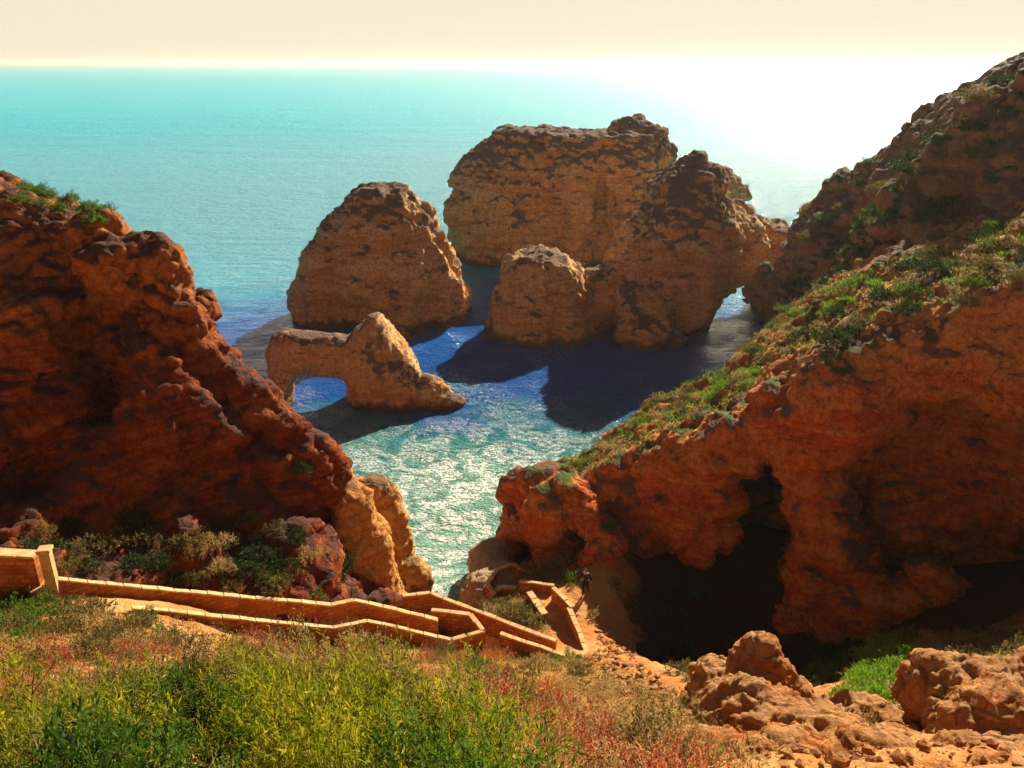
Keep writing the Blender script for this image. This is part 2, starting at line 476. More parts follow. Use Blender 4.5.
gi = np.arange(nxg * nyg).reshape(nxg, nyg)
GQ = np.stack([gi[:-1, :-1], gi[1:, :-1], gi[1:, 1:], gi[:-1, 1:]], -1).reshape(-1, 4)
GV = np.stack([GXm, GYm, GZ2], -1).reshape(-1, 3)

def ground_mat():
    m, nt, b = new_mat('dry_soil'); t = NT(nt)
    p = t.pos()
    a = t.noise(p, .5, 5, .6); f = t.noise(p, 3.2, 6, .7); f2 = t.noise(p, 14, 4, .7)
    c = t.ramp(a, [(.35, (.42, .13, .025)), (.5, (.56, .24, .06)), (.65, (.62, .36, .13))])
    c = t.mix(t.mr(f, .4, .7, 0, .6), c, (.30, .13, .045))
    c = t.mix(t.mr(f2, .5, .75, 0, .5), c, (.70, .50, .28))
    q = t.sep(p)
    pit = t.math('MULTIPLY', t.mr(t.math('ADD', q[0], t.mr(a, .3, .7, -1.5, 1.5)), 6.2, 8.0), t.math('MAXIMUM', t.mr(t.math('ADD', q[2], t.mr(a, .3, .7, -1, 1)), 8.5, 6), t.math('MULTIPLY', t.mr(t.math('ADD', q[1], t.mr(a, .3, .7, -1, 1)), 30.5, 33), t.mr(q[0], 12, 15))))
    c = t.mix(pit, c, t.mix(f, (.02, .012, .008), (.09, .035, .015)))  # shade of the pit and the cliff foot painted into the soil colour
    t.lk(c, b.inputs['Base Color']); b.inputs['Roughness'].default_value = .95
    b.inputs['Specular IOR Level'].default_value = .1
    nb = t.bump(f, .9, .25); nb = t.bump(f2, .7, .05, nb)
    t.lk(nb, b.inputs['Normal'])
    return m
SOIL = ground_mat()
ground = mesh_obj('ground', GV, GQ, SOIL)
tag(ground, kind='structure')

# ------------------------------------------------------------------ the sea
def sea_mat():
    m, nt, b = new_mat('sea_water'); t = NT(nt)
    p = t.pos(); s = t.sep(p)
    # shallow sandy cove -> open water
    dist = t.math('SQRT', t.math('ADD', t.math('POWER', t.math('ADD', s[0], 3.0), 2.0), t.math('POWER', t.math('SUBTRACT', s[1], 54.0), 2.0)))
    n1 = t.noise(p, .09, 4, .6)
    d2 = t.math('ADD', dist, t.mr(n1, .3, .7, -9, 9))
    c = t.ramp(t.mr(d2, 0, 90), [(.05, (.16, .36, .28)), (.22, (.035, .21, .23)), (.36, (.004, .085, .36)), (.70, (.004, .11, .44)), (1, (.008, .40, .60))])
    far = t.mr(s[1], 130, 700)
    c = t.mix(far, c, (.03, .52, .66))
    # breaking water, cove sun glitter painted in white, and lace round the rocks
    f1 = t.noise(p, .33, 6, .65, 1.2); f2 = t.noise(p, 2.2, 5, .7, .8)
    fm = t.math('MULTIPLY', t.mr(f1, .43, .56), t.mr(f2, .40, .54))
    near = t.mr(dist, 9, 26, 1, 0)
    lace = t.math('MULTIPLY', t.mr(t.math('ABSOLUTE', t.math('SUBTRACT', t.noise(p, .5, 5, .65, 2.0), .5)), .0, .025, 1, 0), t.mr(t.noise(p, .08, 2), .5, .62))
    foam_glitter = t.math('MAXIMUM', t.math('MULTIPLY', fm, near), t.math('MULTIPLY', lace, t.mr(dist, 30, 60, .5, 0)))
    c = t.mix(foam_glitter, c, (.8, .82, .78))
    t.lk(c, b.inputs['Base Color'])
    t.lk(t.math('MAXIMUM', t.math('MULTIPLY', foam_glitter, .7), t.mr(s[1], 100, 500, .05, .38)), b.inputs['Roughness'])
    b.inputs['IOR'].default_value = 1.33
    t.lk(t.mr(s[1], 90, 500, .22, .16), b.inputs['Specular IOR Level'])
    w1 = t.noise(t.scale(p, (.55, 1, 1)), .35, 5, .6, .3)
    w2 = t.noise(t.scale(p, (.6, 1, 1)), 1.5, 4, .6, .3)
    w3 = t.noise(t.scale(p, (.35, 1, 1)), .04, 5, .6)
    w2b = t.noise(p, 4.5, 3, .6)
    nb = t.bump(w3, 1, 3.0); nb = t.bump(w1, 1, 1.5, nb); nb = t.bump(w2, 1, .6, nb); nb = t.bump(w2b, 1, .34, nb)
    t.lk(nb, b.inputs['Normal'])
    return m
SEA = sea_mat()
sx = axis([(-30000, -2000, 7000), (-2000, -200, 300), (-200, -60, 20), (-60, 60, 1.2), (60, 200, 20), (200, 2000, 300), (2000, 30000, 7000)])
sy = axis([(-200, 36, 40), (36, 130, 1.2), (130, 400, 20), (400, 3000, 300), (3000, 33000, 5000)])
SXm, SYm = np.meshgrid(sx, sy, indexing='ij')
si = np.arange(SXm.size).reshape(SXm.shape)
SQ = np.stack([si[:-1, :-1], si[1:, :-1], si[1:, 1:], si[:-1, 1:]], -1).reshape(-1, 4)
nearm = np.exp(-((SXm / 90) ** 4 + ((SYm - 85) / 60) ** 4))
SZ = nearm * fbm((SXm, SYm, SXm * 0), 5, 3, 3.1) * .12
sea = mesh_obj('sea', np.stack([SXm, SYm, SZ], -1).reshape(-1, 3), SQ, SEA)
tag(sea, kind='structure')

# ------------------------------------------------------------------ left cliff
left_pts = [
    W(0, 186, 50), W(-80, 150, 50), W(-200, 100, 48), W(60, 230, 51), W(112, 250, 50), W(145, 262, 45), W(168, 296, 45), W(192, 330, 44.5), W(218, 362, 44), W(244, 396, 43.5),
    W(272, 425, 43), W(300, 458, 42.5), W(330, 490, 43),
    W(0, 300, 41), W(0, 400, 37), W(0, 480, 33), W(60, 450, 35), W(120, 450, 36), W(200, 450, 38.5), W(250, 500, 37.8), W(300, 520, 38), W(322, 560, 39),
    W(120, 350, 39), W(60, 330, 41), W(180, 520, 34.5), W(240, 580, 33.2), W(300, 590, 34.8), W(50, 560, 30), W(-100, 500, 31), W(-100, 350, 38), W(330, 600, 36.2), W(120, 575, 31), W(180, 590, 32.2),
    W(180, 360, 41), W(225, 420, 40.5), W(340, 603, 37.0), W(352, 606, 38.8),
    (-9, 47, 2), (-7.3, 44.5, 1.5), (-7.4, 40, 5.0),
    (-40, 56, 22), (-30, 56, 19), (-22, 51, 15), (-16, 49, 8), (-12, 48, 4), (-45, 68, 6), (-30, 66, 2), (-20, 58, 0), (-12, 53, -3), (-4.5, 48, -3), (-5, 41, 1), (-5, 37.5, 3), (-8, 60, -6), (-20, 70, -8), (-60, 75, 0), (-65, 50, 26),
]
LF = Field(left_pts, .01)
def heights_on(lo, hi, h, field):
    ax = [lo[i] + h * np.arange(int(round((hi[i] - lo[i]) / h)) + 1) for i in range(2)]
    X, Y = np.meshgrid(*ax, indexing='ij'); H = field(X, Y)
    g = np.gradient(H, h); s = np.sqrt(1 + np.clip(g[0] ** 2 + g[1] ** 2, 0, 9))
    return H[..., None], s[..., None]
L_lo, L_hi = (-56, 28, -3), (-2, 74, 36)
def left_sdf(X, Y, Z):
    H, s = heights_on(L_lo, L_hi, .8, LF)
    d = (Z - H) / s
    def blob(px, py, Yc, r, k=.8, rz=0): 
        nonlocal d
        d = smin(d, ell(X, Y, Z, W(px, py, Yc), r, rz), k)
    blob(135, 262, 42.5, (2.3, 2.0, 1.7)); blob(112, 290, 42, (1.2, 1.5, 2.4)); blob(162, 300, 42.3, (1.2, 1.4, 2.3))
    blob(140, 355, 40, (1.4, 1.3, 2.6)); blob(150, 378, 39.3, (1.7, 1.5, 1.9)); blob(182, 415, 38.8, (1.5, 1.4, 1.6)); blob(150, 420, 38.2, (1.3, 1.4, 1.9))
    blob(198, 350, 43, (1.1, 1.1, 2.3)); blob(226, 390, 42.2, (1.1, 1.2, 1.6)); blob(200, 305, 44.3, (.8, .8, 1.1), .4)
    blob(262, 405, 42, (1.3, 1.2, 1.5)); blob(282, 432, 41.6, (1.1, 1.1, 1.4)); blob(255, 470, 39.5, (1.4, 1.3, 1.5)); blob(305, 455, 41.5, (1.0, 1.1, 1.5))
    blob(322, 480, 41.6, (1.1, 1.2, 1.8)); blob(60, 275, 46, (3.4, 3.2, 3)); blob(10, 262, 46, (3.4, 3, 3.2)); blob(30, 330, 40, (3, 2.5, 2))
    blob(100, 238, 43.5, (1.2, 1.2, 1.6), .3); blob(158, 256, 42.8, (1.0, 1.1, 1.5), .4); blob(185, 330, 41.8, (1.0, 1.0, 2.0), .4); blob(170, 450, 37.5, (1.2, 1.1, 1.6), .4); blob(225, 445, 39.6, (1.0, 1.0, 1.6), .4); blob(290, 500, 39.8, (1.2, 1.1, 1.4), .4); blob(268, 535, 37.6, (1.5, 1.2, 1.3), .5); blob(305, 560, 37.8, (1.6, 1.2, 1.2), .5)
    # pale nose above the water and the orange rock beside it
    # dark gullies
    d = smax(d, -ell(X, Y, Z, W(92, 350, 39.0), (1.9, 3.4, 4.6), .3), .8)
    d = smax(d, -ell(X, Y, Z, W(130, 470, 33.8), (1.5, 2.6, 3.0), .2), .8)
    d = smax(d, -ell(X, Y, Z, W(20, 440, 34.5), (2.4, 2.4, 3.0), .2), .8)
    d = smax(d, -ell(X, Y, Z, W(245, 520, 35.6), (1.8, 2.2, 2.0), .2), .8)
    d = smax(d, -ell(X, Y, Z, W(215, 470, 36.5), (2.0, 1.8, 2.6)), 1.2)
    d = smax(d, -ell(X, Y, Z, W(110, 500, 31.8), (3.0, 1.8, 2.2)), 1.2)
    return d
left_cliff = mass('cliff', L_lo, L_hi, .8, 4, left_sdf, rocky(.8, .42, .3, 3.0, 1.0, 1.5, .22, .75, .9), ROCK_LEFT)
NOSE = rock_mat('golden_rock', (.74, .36, .08), (.62, .20, .035), (.80, .48, .18), (.16, .10, .06), .8, 1.1)
def nose_sdf(X, Y, Z):
    d = capsule(X, Y, Z, W(348, 505, 42.0), W(378, 605, 42.6), 1.1, 1.75)
    return smin(d, capsule(X, Y, Z, W(330, 470, 43), W(345, 510, 42.6), .8, 1.1), .5)
o = mass('rock_column', (-13, 37, -2.5), (-3, 48, 14), .3, 2, nose_sdf, rocky(.3, .25, .2, 9.0, .7, 1.0, .12, .35, .5), NOSE)
tag(o, 'sunlit golden rock column at the foot of the left cliff beside the cove', 'rock')
def nose2_sdf(X, Y, Z):
    d = capsule(X, Y, Z, W(372, 497, 46), W(386, 575, 47), 1.3, 1.7)
    return smin(d, ell(X, Y, Z, W(410, 580, 46.2), (1.2, 1.2, 1.5)), .3)
o = mass('rock_column', (-12, 42, -2.5), (-2, 51, 12), .3, 2, nose2_sdf, rocky(.3, .25, .2, 10.0, .7, 1.0, .12, .35, .5), NOSE)
tag(o, 'orange rock with a low round foot standing in the cove behind the golden column', 'rock')
tag(left_cliff, 'dark red cliff with a knobbly crest rising behind the long parapet wall', kind='structure')

# ------------------------------------------------------------------ right headland with the caves
right_top = [
    W(530, 482, 50.5), W(590, 466, 53), W(650, 430, 56), W(700, 404, 58.5), W(735, 374, 62), W(760, 346, 64), W(814, 308, 63), W(865, 280, 60), W(905, 256, 58), W(1024, 222, 52), W(1100, 190, 48),
    W(540, 504, 49), W(600, 480, 47.5), W(660, 452, 47.5), W(720, 428, 47.5), W(765, 398, 47), W(800, 365, 46.5), W(850, 340, 45), W(900, 318, 44), W(960, 295, 42.5), W(1024, 285, 41), W(1100, 260, 38),
    (14, 63, 8.5), (19, 69, 7.5), (34, 72, 19), (40, 65, 24), (6, 57, 6), (50, 50, 29), (60, 40, 32), (52, 30, 31), (45, 75, 22), (60, 75, 26), (60, 60, 30),
]
RF = Field(right_top, .01)
poly = np.array([(.3, 51.3), (1.6, 48.8), (3.4, 48.6), (6.5, 48.0), (9.2, 46.3), (13.5, 42.5), (17.5, 41.3), (21, 39.2), (26, 36.2), (33, 33), (45, 28), (62, 22), (70, 22), (70, 84), (40, 84), (26, 78), (16, 69), (9, 61.5), (3, 55), (.3, 53.2)], float)
def poly_sdf(X, Y, P):
    d = np.full(X.shape, 1e9); inside = np.zeros(X.shape, bool)
    n = len(P)
    for i in range(n):
        a, b = P[i], P[(i + 1) % n]
        e = b - a; wx, wy = X - a[0], Y - a[1]
        t = np.clip((wx * e[0] + wy * e[1]) / (e @ e), 0, 1)
        d = np.minimum(d, (wx - e[0] * t) ** 2 + (wy - e[1] * t) ** 2)
        c = ((a[1] <= Y) & (b[1] > Y)) | ((b[1] <= Y) & (a[1] > Y))
        xi = a[0] + (Y - a[1]) / (e[1] if e[1] else 1e-9) * e[0]
        inside ^= c & (X < xi)
    d = np.sqrt(d)
    return np.where(inside, -d, d)
R_lo, R_hi = (-3, 24, -3), (56, 80, 34)
def right_sdf(X, Y, Z):
    H, s = heights_on(R_lo, R_hi, .5, RF)
    top = (Z - H) / s
    side = poly_sdf(X[:, :, :1], Y[:, :, :1], poly) + (Z - 5) * .16
    d = smax(top, side, 2.0)
    # buttress between the cave and the red alcove, foot rock at the sand
    
    d = smin(d, capsule(X, Y, Z, W(600, 560, 45), W(606, 530, 46), 1.3, .8), .6)
    d = smin(d, ell(X, Y, Z, W(565, 520, 48), (2.2, 1.4, 3)), 1.0)
    def cut(c, r, k=.8, rz=0):
        nonlocal d
        d = smax(d, -ell(X, Y, Z, c, r, rz), k)
    cut(W(735, 520, 43.6), (6.2, 2.4, 7.0), 1.2)          # wide arched recess
    cut(W(748, 512, 49), (2.6, 9.5, 6.2), .5); cut(W(752, 480, 54), (3.5, 7, 4.4), .8)             # tall cave mouth
    cut(W(735, 600, 46), (4.0, 6.5, 5.0), .8)
    cut(W(670, 600, 46), (3.6, 4.0, 4.0), .8)
    cut(W(955, 480, 40.2), (6.6, 5.6, 4.8), .7, -.45)      # red alcove
    cut(W(868, 528, 42.5), (2.4, 5.5, 2.6), .5)
    d = smax(d, -capsule(X, Y, Z, W(850, 605, 43.5), W(1060, 575, 38.0), 3.2, 3.8), .5)
    d = smax(d, -capsule(X, Y, Z, W(650, 605, 49), W(800, 615, 45.5), 3.3, 3.0), .5)
    cut(W(1010, 345, 42), (7, 1.6, .8), .5, -.4)
    cut(W(580, 535, 46.6), (1.5, 1.6, 1.1), .4)           # small overhang
    d = smin(d, capsule(X, Y, Z, W(786, 424, 44.8), W(822, 505, 42.8), 1.3, 1.2), 1.0)
    d = smin(d, capsule(X, Y, Z, W(822, 505, 42.8), W(846, 600, 40.7), 1.2, 1.5), 1.0)
    d = smin(d, ell(X, Y, Z, W(850, 400, 43), (3.0, 2.0, 3.0)), 1.0)
    tun = capsule(X, Y, Z, (1.35, 45.0, 4.6), (1.0, 54.0, -.5), 1.45, .95)
    d = smax(d, -tun, .3)
    return d
def soften(ds, f):
    return ds
right_cliff = mass('cliff', R_lo, R_hi, .5, 2, right_sdf, rocky(.5, .46, .5, 17.0, 1.1, 1.7, .22, .75, 1.15), ROCK_RIGHT)
tag(right_cliff, 'orange headland with a green top, a tall cave and a red alcove', kind='structure')

# ------------------------------------------------------------------ hill behind on the right
hill_pts = [
    W(797, 222, 100), W(820, 198, 98), W(860, 178, 95), W(900, 144, 92), W(940, 110, 88), W(984, 80, 84), W(1024, 64, 80), W(1120, 30, 76), W(1200, 10, 74),
    W(772, 262, 102), W(772, 300, 102), W(768, 335, 98),
    W(880, 262, 70), W(905, 228, 69), W(930, 190, 68), W(950, 168, 68), W(985, 122, 67), W(1024, 88, 66), W(1100, 60, 62), W(1150, 160, 54),
    W(800, 285, 90), W(845, 262, 84), W(870, 225, 83), W(890, 195, 84), W(780, 310, 90), W(850, 220, 91), W(820, 245, 94), W(920, 160, 82), W(955, 120, 78),
    W(900, 262, 64), W(960, 245, 61), W(1024, 220, 57), W(940, 215, 64), W(1000, 180, 60),
    (26, 78, 6), (26, 84, 1), (27, 92, -3), (29.5, 100, -3.5), (32.5, 112, -4), (20, 70, 5), (42, 116, 0), (60, 112, 12), (52, 104, 18), (80, 100, 25), (90, 60, 38), (24, 120, -6), (40, 126, -8), (70, 124, -4),
]
HF = Field(hill_pts, .01)
H_lo, H_hi = (16, 52, -3), (88, 128, 42)
def hill_sdf(X, Y, Z):
    H, s = heights_on(H_lo, H_hi, .9, HF)
    d = (Z - H) / s
    d = smax(d, -capsule(X, Y, Z, W(800, 300, 86), W(870, 235, 84), 3.5, 3.5), 2.0)
    d = smax(d, -capsule(X, Y, Z, W(870, 235, 84), W(925, 165, 80), 3.5, 2.5), 2.0)
    d = smin(d, capsule(X, Y, Z, W(888, 275, 68), W(925, 222, 69), 2.2, 2.2), 1.5)
    d = smin(d, capsule(X, Y, Z, W(925, 222, 69), W(1000, 122, 67), 2.2, 2.4), 1.5)
    d = smin(d, capsule(X, Y, Z, W(812, 235, 96), W(850, 250, 90), 1.8, 2.5), 1.5)
    d = smax(d, -capsule(X, Y, Z, (30.2, 97, 1.5), (35.4, 127, 1.5), 3.0, 3.4), .6)
    d = smin(d, ell(X, Y, Z, W(925, 245, 66), (3, 3, 3.4)), 1)
    d = smax(d, -ell(X, Y, Z, W(905, 232, 63.0), (2.0, 2.5, 1.8)), .8)
    d = smax(d, -ell(X, Y, Z, W(970, 195, 62), (3.6, 2.2, 1.2)), .8)
    return d
far_hill = mass('hill', H_lo, H_hi, .9, 3, hill_sdf, rocky(1.1, .6, .35, 29.0, 1.4, 2.0, .3, 1.2, 1.3), ROCK_HILL)
tag(far_hill, kind='structure')

# ------------------------------------------------------------------ sea stacks
def profile_sdf(X, Y, Z, Yc, rows, depth, lean=0.0, power=2.6):
    """rows: (py, px_left, px_right) silhouette rows seen at distance Yc; depth: half thickness front to back as a share of half width"""
    zs, ls, rs = [], [], []
    for py, a, b in rows:
        pa, pb = W(a, py, Yc), W(b, py, Yc)
        zs.append(pa[2]); ls.append(pa[0]); rs.append(pb[0])
    o = np.argsort(zs); zs = np.array(zs)[o]; ls = np.array(ls)[o]; rs = np.array(rs)[o]
    l = np.interp(Z, zs, ls); r = np.interp(Z, zs, rs)
    cx, hw = (l + r) / 2, np.maximum((r - l) / 2, .05)
    if callable(depth): hd = depth(Z)
    else: hd = depth
    hd = hd * np.sqrt(np.clip(hw / hw.max(), 0.02, 1))
    cy = Yc + lean * Z
    th = np.arctan2((Y - cy) / hd, (X - cx) / hw)
    mod = 1 + .10 * vnoise(np.cos(th) * 2.1 + Yc, np.sin(th) * 2.1, Z * .05) * np.abs(np.sin(th))
    q = (np.abs((X - cx) / hw) ** power + np.abs((Y - cy) / hd) ** power) ** (1 / power) / mod
    d = (q - 1) * np.minimum(hw, hd)
    return np.maximum(d, (Z - zs.max()) * .8)

def stack(name, lo, hi, h, k, sdf, disp, label):
    o = mass(name, lo, hi, h, k, sdf, disp, ROCK_STACK)
    tag(o, label, 'sea stack' if name == 'sea_stack' else 'rock')
    return o

def s_left(X, Y, Z):
    d = profile_sdf(X, Y, Z, 113, [(181, 368, 398), (190, 352, 414), (205, 335, 425), (225, 318, 440), (250, 306, 453), (272, 297, 462), (295, 290, 470), (320, 292, 470), (360, 292, 468)], 8.5)
    d = smin(d, capsule(X, Y, Z, W(395, 312, 104.5), W(398, 345, 104.0), 1.5, 2.3), .6)
    d = smax(d, -ell(X, Y, Z, W(345, 322, 104.5), (6, 3.0, 2.4)), .8)
    d = smax(d, -ell(X, Y, Z, W(430, 318, 105), (2.2, 2.5, 3.0)), .6)
    return d + .65
stack('sea_stack', (-36, 101, -3), (-2, 126, 24), .6, 2, s_left, rocky(.8, .5, .35, 41, 1.4, 2.0, .3, .85, 1.0), 'tall rounded sea stack standing alone behind the small rock arch')

def s_big(X, Y, Z):
    d = profile_sdf(X, Y, Z, 152, [(127, 500, 600), (132, 490, 655), (150, 471, 668), (175, 452, 674), (200, 445, 680), (232, 444, 690), (262, 452, 700), (290, 470, 700)], 11, power=3.2)
    d = smin(d, ell(X, Y, Z, W(632, 130, 152), (3.8, 4, 3.0)), .5); d = smin(d, ell(X, Y, Z, W(655, 150, 150), (3.5, 4, 5)), .8)
    d = smin(d, ell(X, Y, Z, W(700, 190, 156), (8, 7, 5)), 1.5)
    d = smax(d, -ell(X, Y, Z, W(600, 245, 141), (1.6, 4.5, 9), .2), 1)
    d = smax(d, -ell(X, Y, Z, W(500, 278, 140), (9, 3.5, 2.2)), 1)
    return d + .5
stack('sea_stack', (-16, 134, -3), (48, 172, 30), .9, 3, s_big, rocky(1.0, .7, .9, 53, 1.7, 2.2, .35, 1.1, 1.0), 'broad flat-topped sea stack, the farthest and largest of the rocks')

def s_right(X, Y, Z):
    d = profile_sdf(X, Y, Z, 112, [(147, 692, 704), (160, 688, 708), (166, 676, 718), (184, 655, 722), (203, 642, 728), (228, 622, 740), (255, 606, 745), (285, 598, 742), (320, 596, 718), (365, 590, 712)], 9.5, power=2.3)
    sh = profile_sdf(X, Y, Z, 106, [(252, 530, 550), (256, 516, 564), (264, 506, 574), (275, 499, 584), (295, 494, 592), (320, 492, 606), (360, 490, 640)], 6.0, power=2.6)
    d = smin(d, sh, .6)
    d = smin(d, capsule(X, Y, Z, W(575, 300, 107), W(620, 290, 109), 3.6, 4.2), .8)
    d = smin(d, capsule(X, Y, Z, W(640, 300, 104), W(650, 345, 102), 3.2, 4.0), 1.2)
    d = smin(d, profile_sdf(X, Y, Z, 117, [(199, 728, 744), (214, 724, 750), (222, 716, 770), (226, 716, 790), (245, 712, 800), (290, 706, 806), (300, 706, 806), (360, 706, 806)], 4.5, power=3.4), .8)
    d = smin(d, capsule(X, Y, Z, W(700, 215, 113), W(735, 250, 112), 3.5, 4.5), 1.0)
    d = smax(d, -capsule(X, Y, Z, (28.3, 98, 1.6), (33.6, 126, 1.6), 3.5, 3.8), .5)      # gap to the open sea
    d = smax(d, -ell(X, Y, Z, W(596, 292, 100), (.9, 3.2, 4.5)), .6)
    d = smax(d, -ell(X, Y, Z, W(690, 345, 104), (7, 3.0, 1.5)), .7)
    d = smax(d, -ell(X, Y, Z, W(655, 200, 104), (2.5, 3, 2.2)), .8)
    return d + .45
stack('sea_stack', (-4, 94, -3), (44, 128, 28), .6, 2, s_right, rocky(.8, .5, .35, 67, 1.4, 2.1, .3, .85, 1.0), 'orange sea stack with a sharp peak and a low rounded shoulder, next to the headland')

def s_arch(X, Y, Z):
    d = capsule(X, Y, Z, W(292, 350, 82), W(345, 356, 82), 2.1, 2.3)
    d = smin(d, ell(X, Y, Z, W(286, 350, 82), (1.6, 2.0, 2.0)), .6)
    d = smin(d, capsule(X, Y, Z, W(284, 365, 82), W(280, 400, 81.5), 1.3, 1.5), .8)
    d = smin(d, profile_sdf(X, Y, Z, 82, [(315, 372, 379), (326, 360, 388), (340, 348, 398), (355, 345, 410), (370, 345, 418), (385, 348, 424), (410, 350, 428), (430, 352, 430)], 3.4), .6)
    d = smin(d, ell(X, Y, Z, W(425, 395, 81), (2.2, 2, 2.2)), .5)
    d = smin(d, ell(X, Y, Z, W(442, 402, 80.5), (2.2, 1.5, 1.0)), .5)
    d = smax(d, -ell(X, Y, Z, W(324, 403, 82), (2.3, 6, 2.6)), .4)
    return d
stack('sea_arch', (-30, 76, -2.5), (-2, 88, 13), .3, 1, s_arch, rocky(.25, .25, .18, 71, .8, 1.0, .16, .35, .6), 'small ochre rock arch standing in the water in front of the rounded stack')

# ------------------------------------------------------------------ near rocks, bottom right
def blobs(list_, k):
    def f(X, Y, Z):
        d = None
        for c, r, rz in list_:
            e = ell(X, Y, Z, c, r, rz)
            d = e if d is None else smin(d, e, k)
        return d
    return f
o = mass('rock_outcrop', (4.5, 12.5, 10), (11.5, 24, 21), .2, 3, blobs([
    (W(758, 705, 19), (.7, .9, 2.4), 0), (W(755, 672, 19.6), (.55, .7, .9), 0), (W(785, 712, 18.8), (.8, .8, 1.3), 0), (W(745, 750, 17.5), (1.4, 1.5, 2.2), 0),
    (W(722, 700, 21), (.8, 1.3, 1.2), 0), (W(790, 760, 16.5), (2.2, 1.5, 1.6), 0)], .5),
    rocky(.2, .22, .14, 81, .5, .5, .10, .25, .55), ROCK_NEAR)
tag(o, 'orange rock tower with a pale crumbling top above the dark pit', 'rock')
o = mass('rock_outcrop', (8, 10, 11), (17, 21, 23.5), .2, 3, blobs([
    (W(945, 706, 16.2), (.7, 1.1, 1.3), .4), (W(990, 722, 15.5), (1.2, 1.3, 1.5), .3), (W(1015, 748, 14.5), (1.6, 1.4, 1.6), 0), (W(960, 758, 14.8), (.9, 1.2, 1.9), 0), (W(1060, 725, 15), (1.6, 1.5, 1.8), 0),
    (W(905, 768, 14.5), (.6, 1.0, .9), 0)], .3),
    rocky(.2, .22, .14, 91, .5, .5, .10, .25, .55), ROCK_NEAR)
tag(o, 'large pale-topped orange rock at the corner of the slope', 'rock')
o = mass('rock_ledge', (3.2, 7.5, 12), (14, 17.5, 24), .2, 3, blobs([
    (W(700, 775, 12.8), (1.0, .8, .7), 0), (W(770, 790, 12.4), (1.4, .9, 1.1), .2), (W(835, 752, 14.6), (1.2, 1.0, .8), 0), (W(870, 790, 12.8), (1.5, 1.0, 1.3), -.2), (W(850, 728, 17), (1.1, .9, .6), 0), (W(1000, 800, 12.5), (2.2, 1.2, 1.2), 0)], .35),
    rocky(.2, .22, .14, 97, .5, .5, .10, .25, .6), ROCK_NEAR)
tag(o, 'broken orange ledge at the bottom edge of the slope, left of the corner rock', 'rock')
#STAGE2
# ------------------------------------------------------------------ masonry
def wall_mats():
    m, nt, b = new_mat('orange_masonry'); t = NT(nt)
    uv = t.n('ShaderNodeUVMap').outputs[0]
    br = t.n('ShaderNodeTexBrick'); t.lk(uv, br.inputs['Vector'])
    br.inputs['Scale'].default_value = 1.0; br.inputs['Brick Width'].default_value = .46; br.inputs['Row Height'].default_value = .21
    br.inputs['Mortar Size'].default_value = .03; br.inputs['Mortar Smooth'].default_value = .4
    br.inputs['Color1'].default_value = (.60, .22, .035, 1); br.inputs['Color2'].default_value = (.30, .07, .012, 1); br.inputs['Mortar'].default_value = (.20, .06, .015, 1)
    n = t.noise(t.pos(), 3.0, 5, .7)
    c = t.mix(t.mr(n, .4, .65, 0, .6), br.outputs[0], (.22, .07, .02))
    c = t.mix(t.mr(t.noise(t.pos(), 1.0, 3), .45, .65, 0, .35), c, (.58, .25, .05))
    t.lk(c, b.inputs['Base Color']); b.inputs['Roughness'].default_value = .9; b.inputs['Specular IOR Level'].default_value = .15
    nb = t.bump(br.outputs['Fac'], -.8, .03); nb = t.bump(n, .6, .05, nb); t.lk(nb, b.inputs['Normal'])
    m2, nt, b = new_mat('pale_sandstone'); t = NT(nt)
    n = t.noise(t.pos(), 2.5, 6, .7)
    c = t.mix(t.mr(n, .35, .65), (.38, .21, .085), (.68, .46, .22))
    t.lk(c, b.inputs['Base Color']); b.inputs['Roughness'].default_value = .9; b.inputs['Specular IOR Level'].default_value = .15
    t.lk(t.bump(n, .5, .04), b.inputs['Normal'])
    m3, nt, b = new_mat('sandy_paving'); t = NT(nt)
    n = t.noise(t.pos(), 1.2, 6, .7)
    c = t.mix(t.mr(n, .3, .7), (.62, .34, .11), (.76, .50, .20))
    t.lk(c, b.inputs['Base Color']); b.inputs['Roughness'].default_value = .95; b.inputs['Specular IOR Level'].default_value = .1
    t.lk(t.bump(n, .5, .05), b.inputs['Normal'])
    return m, m2, m3
MASONRY, COPING, PAVING = wall_mats()

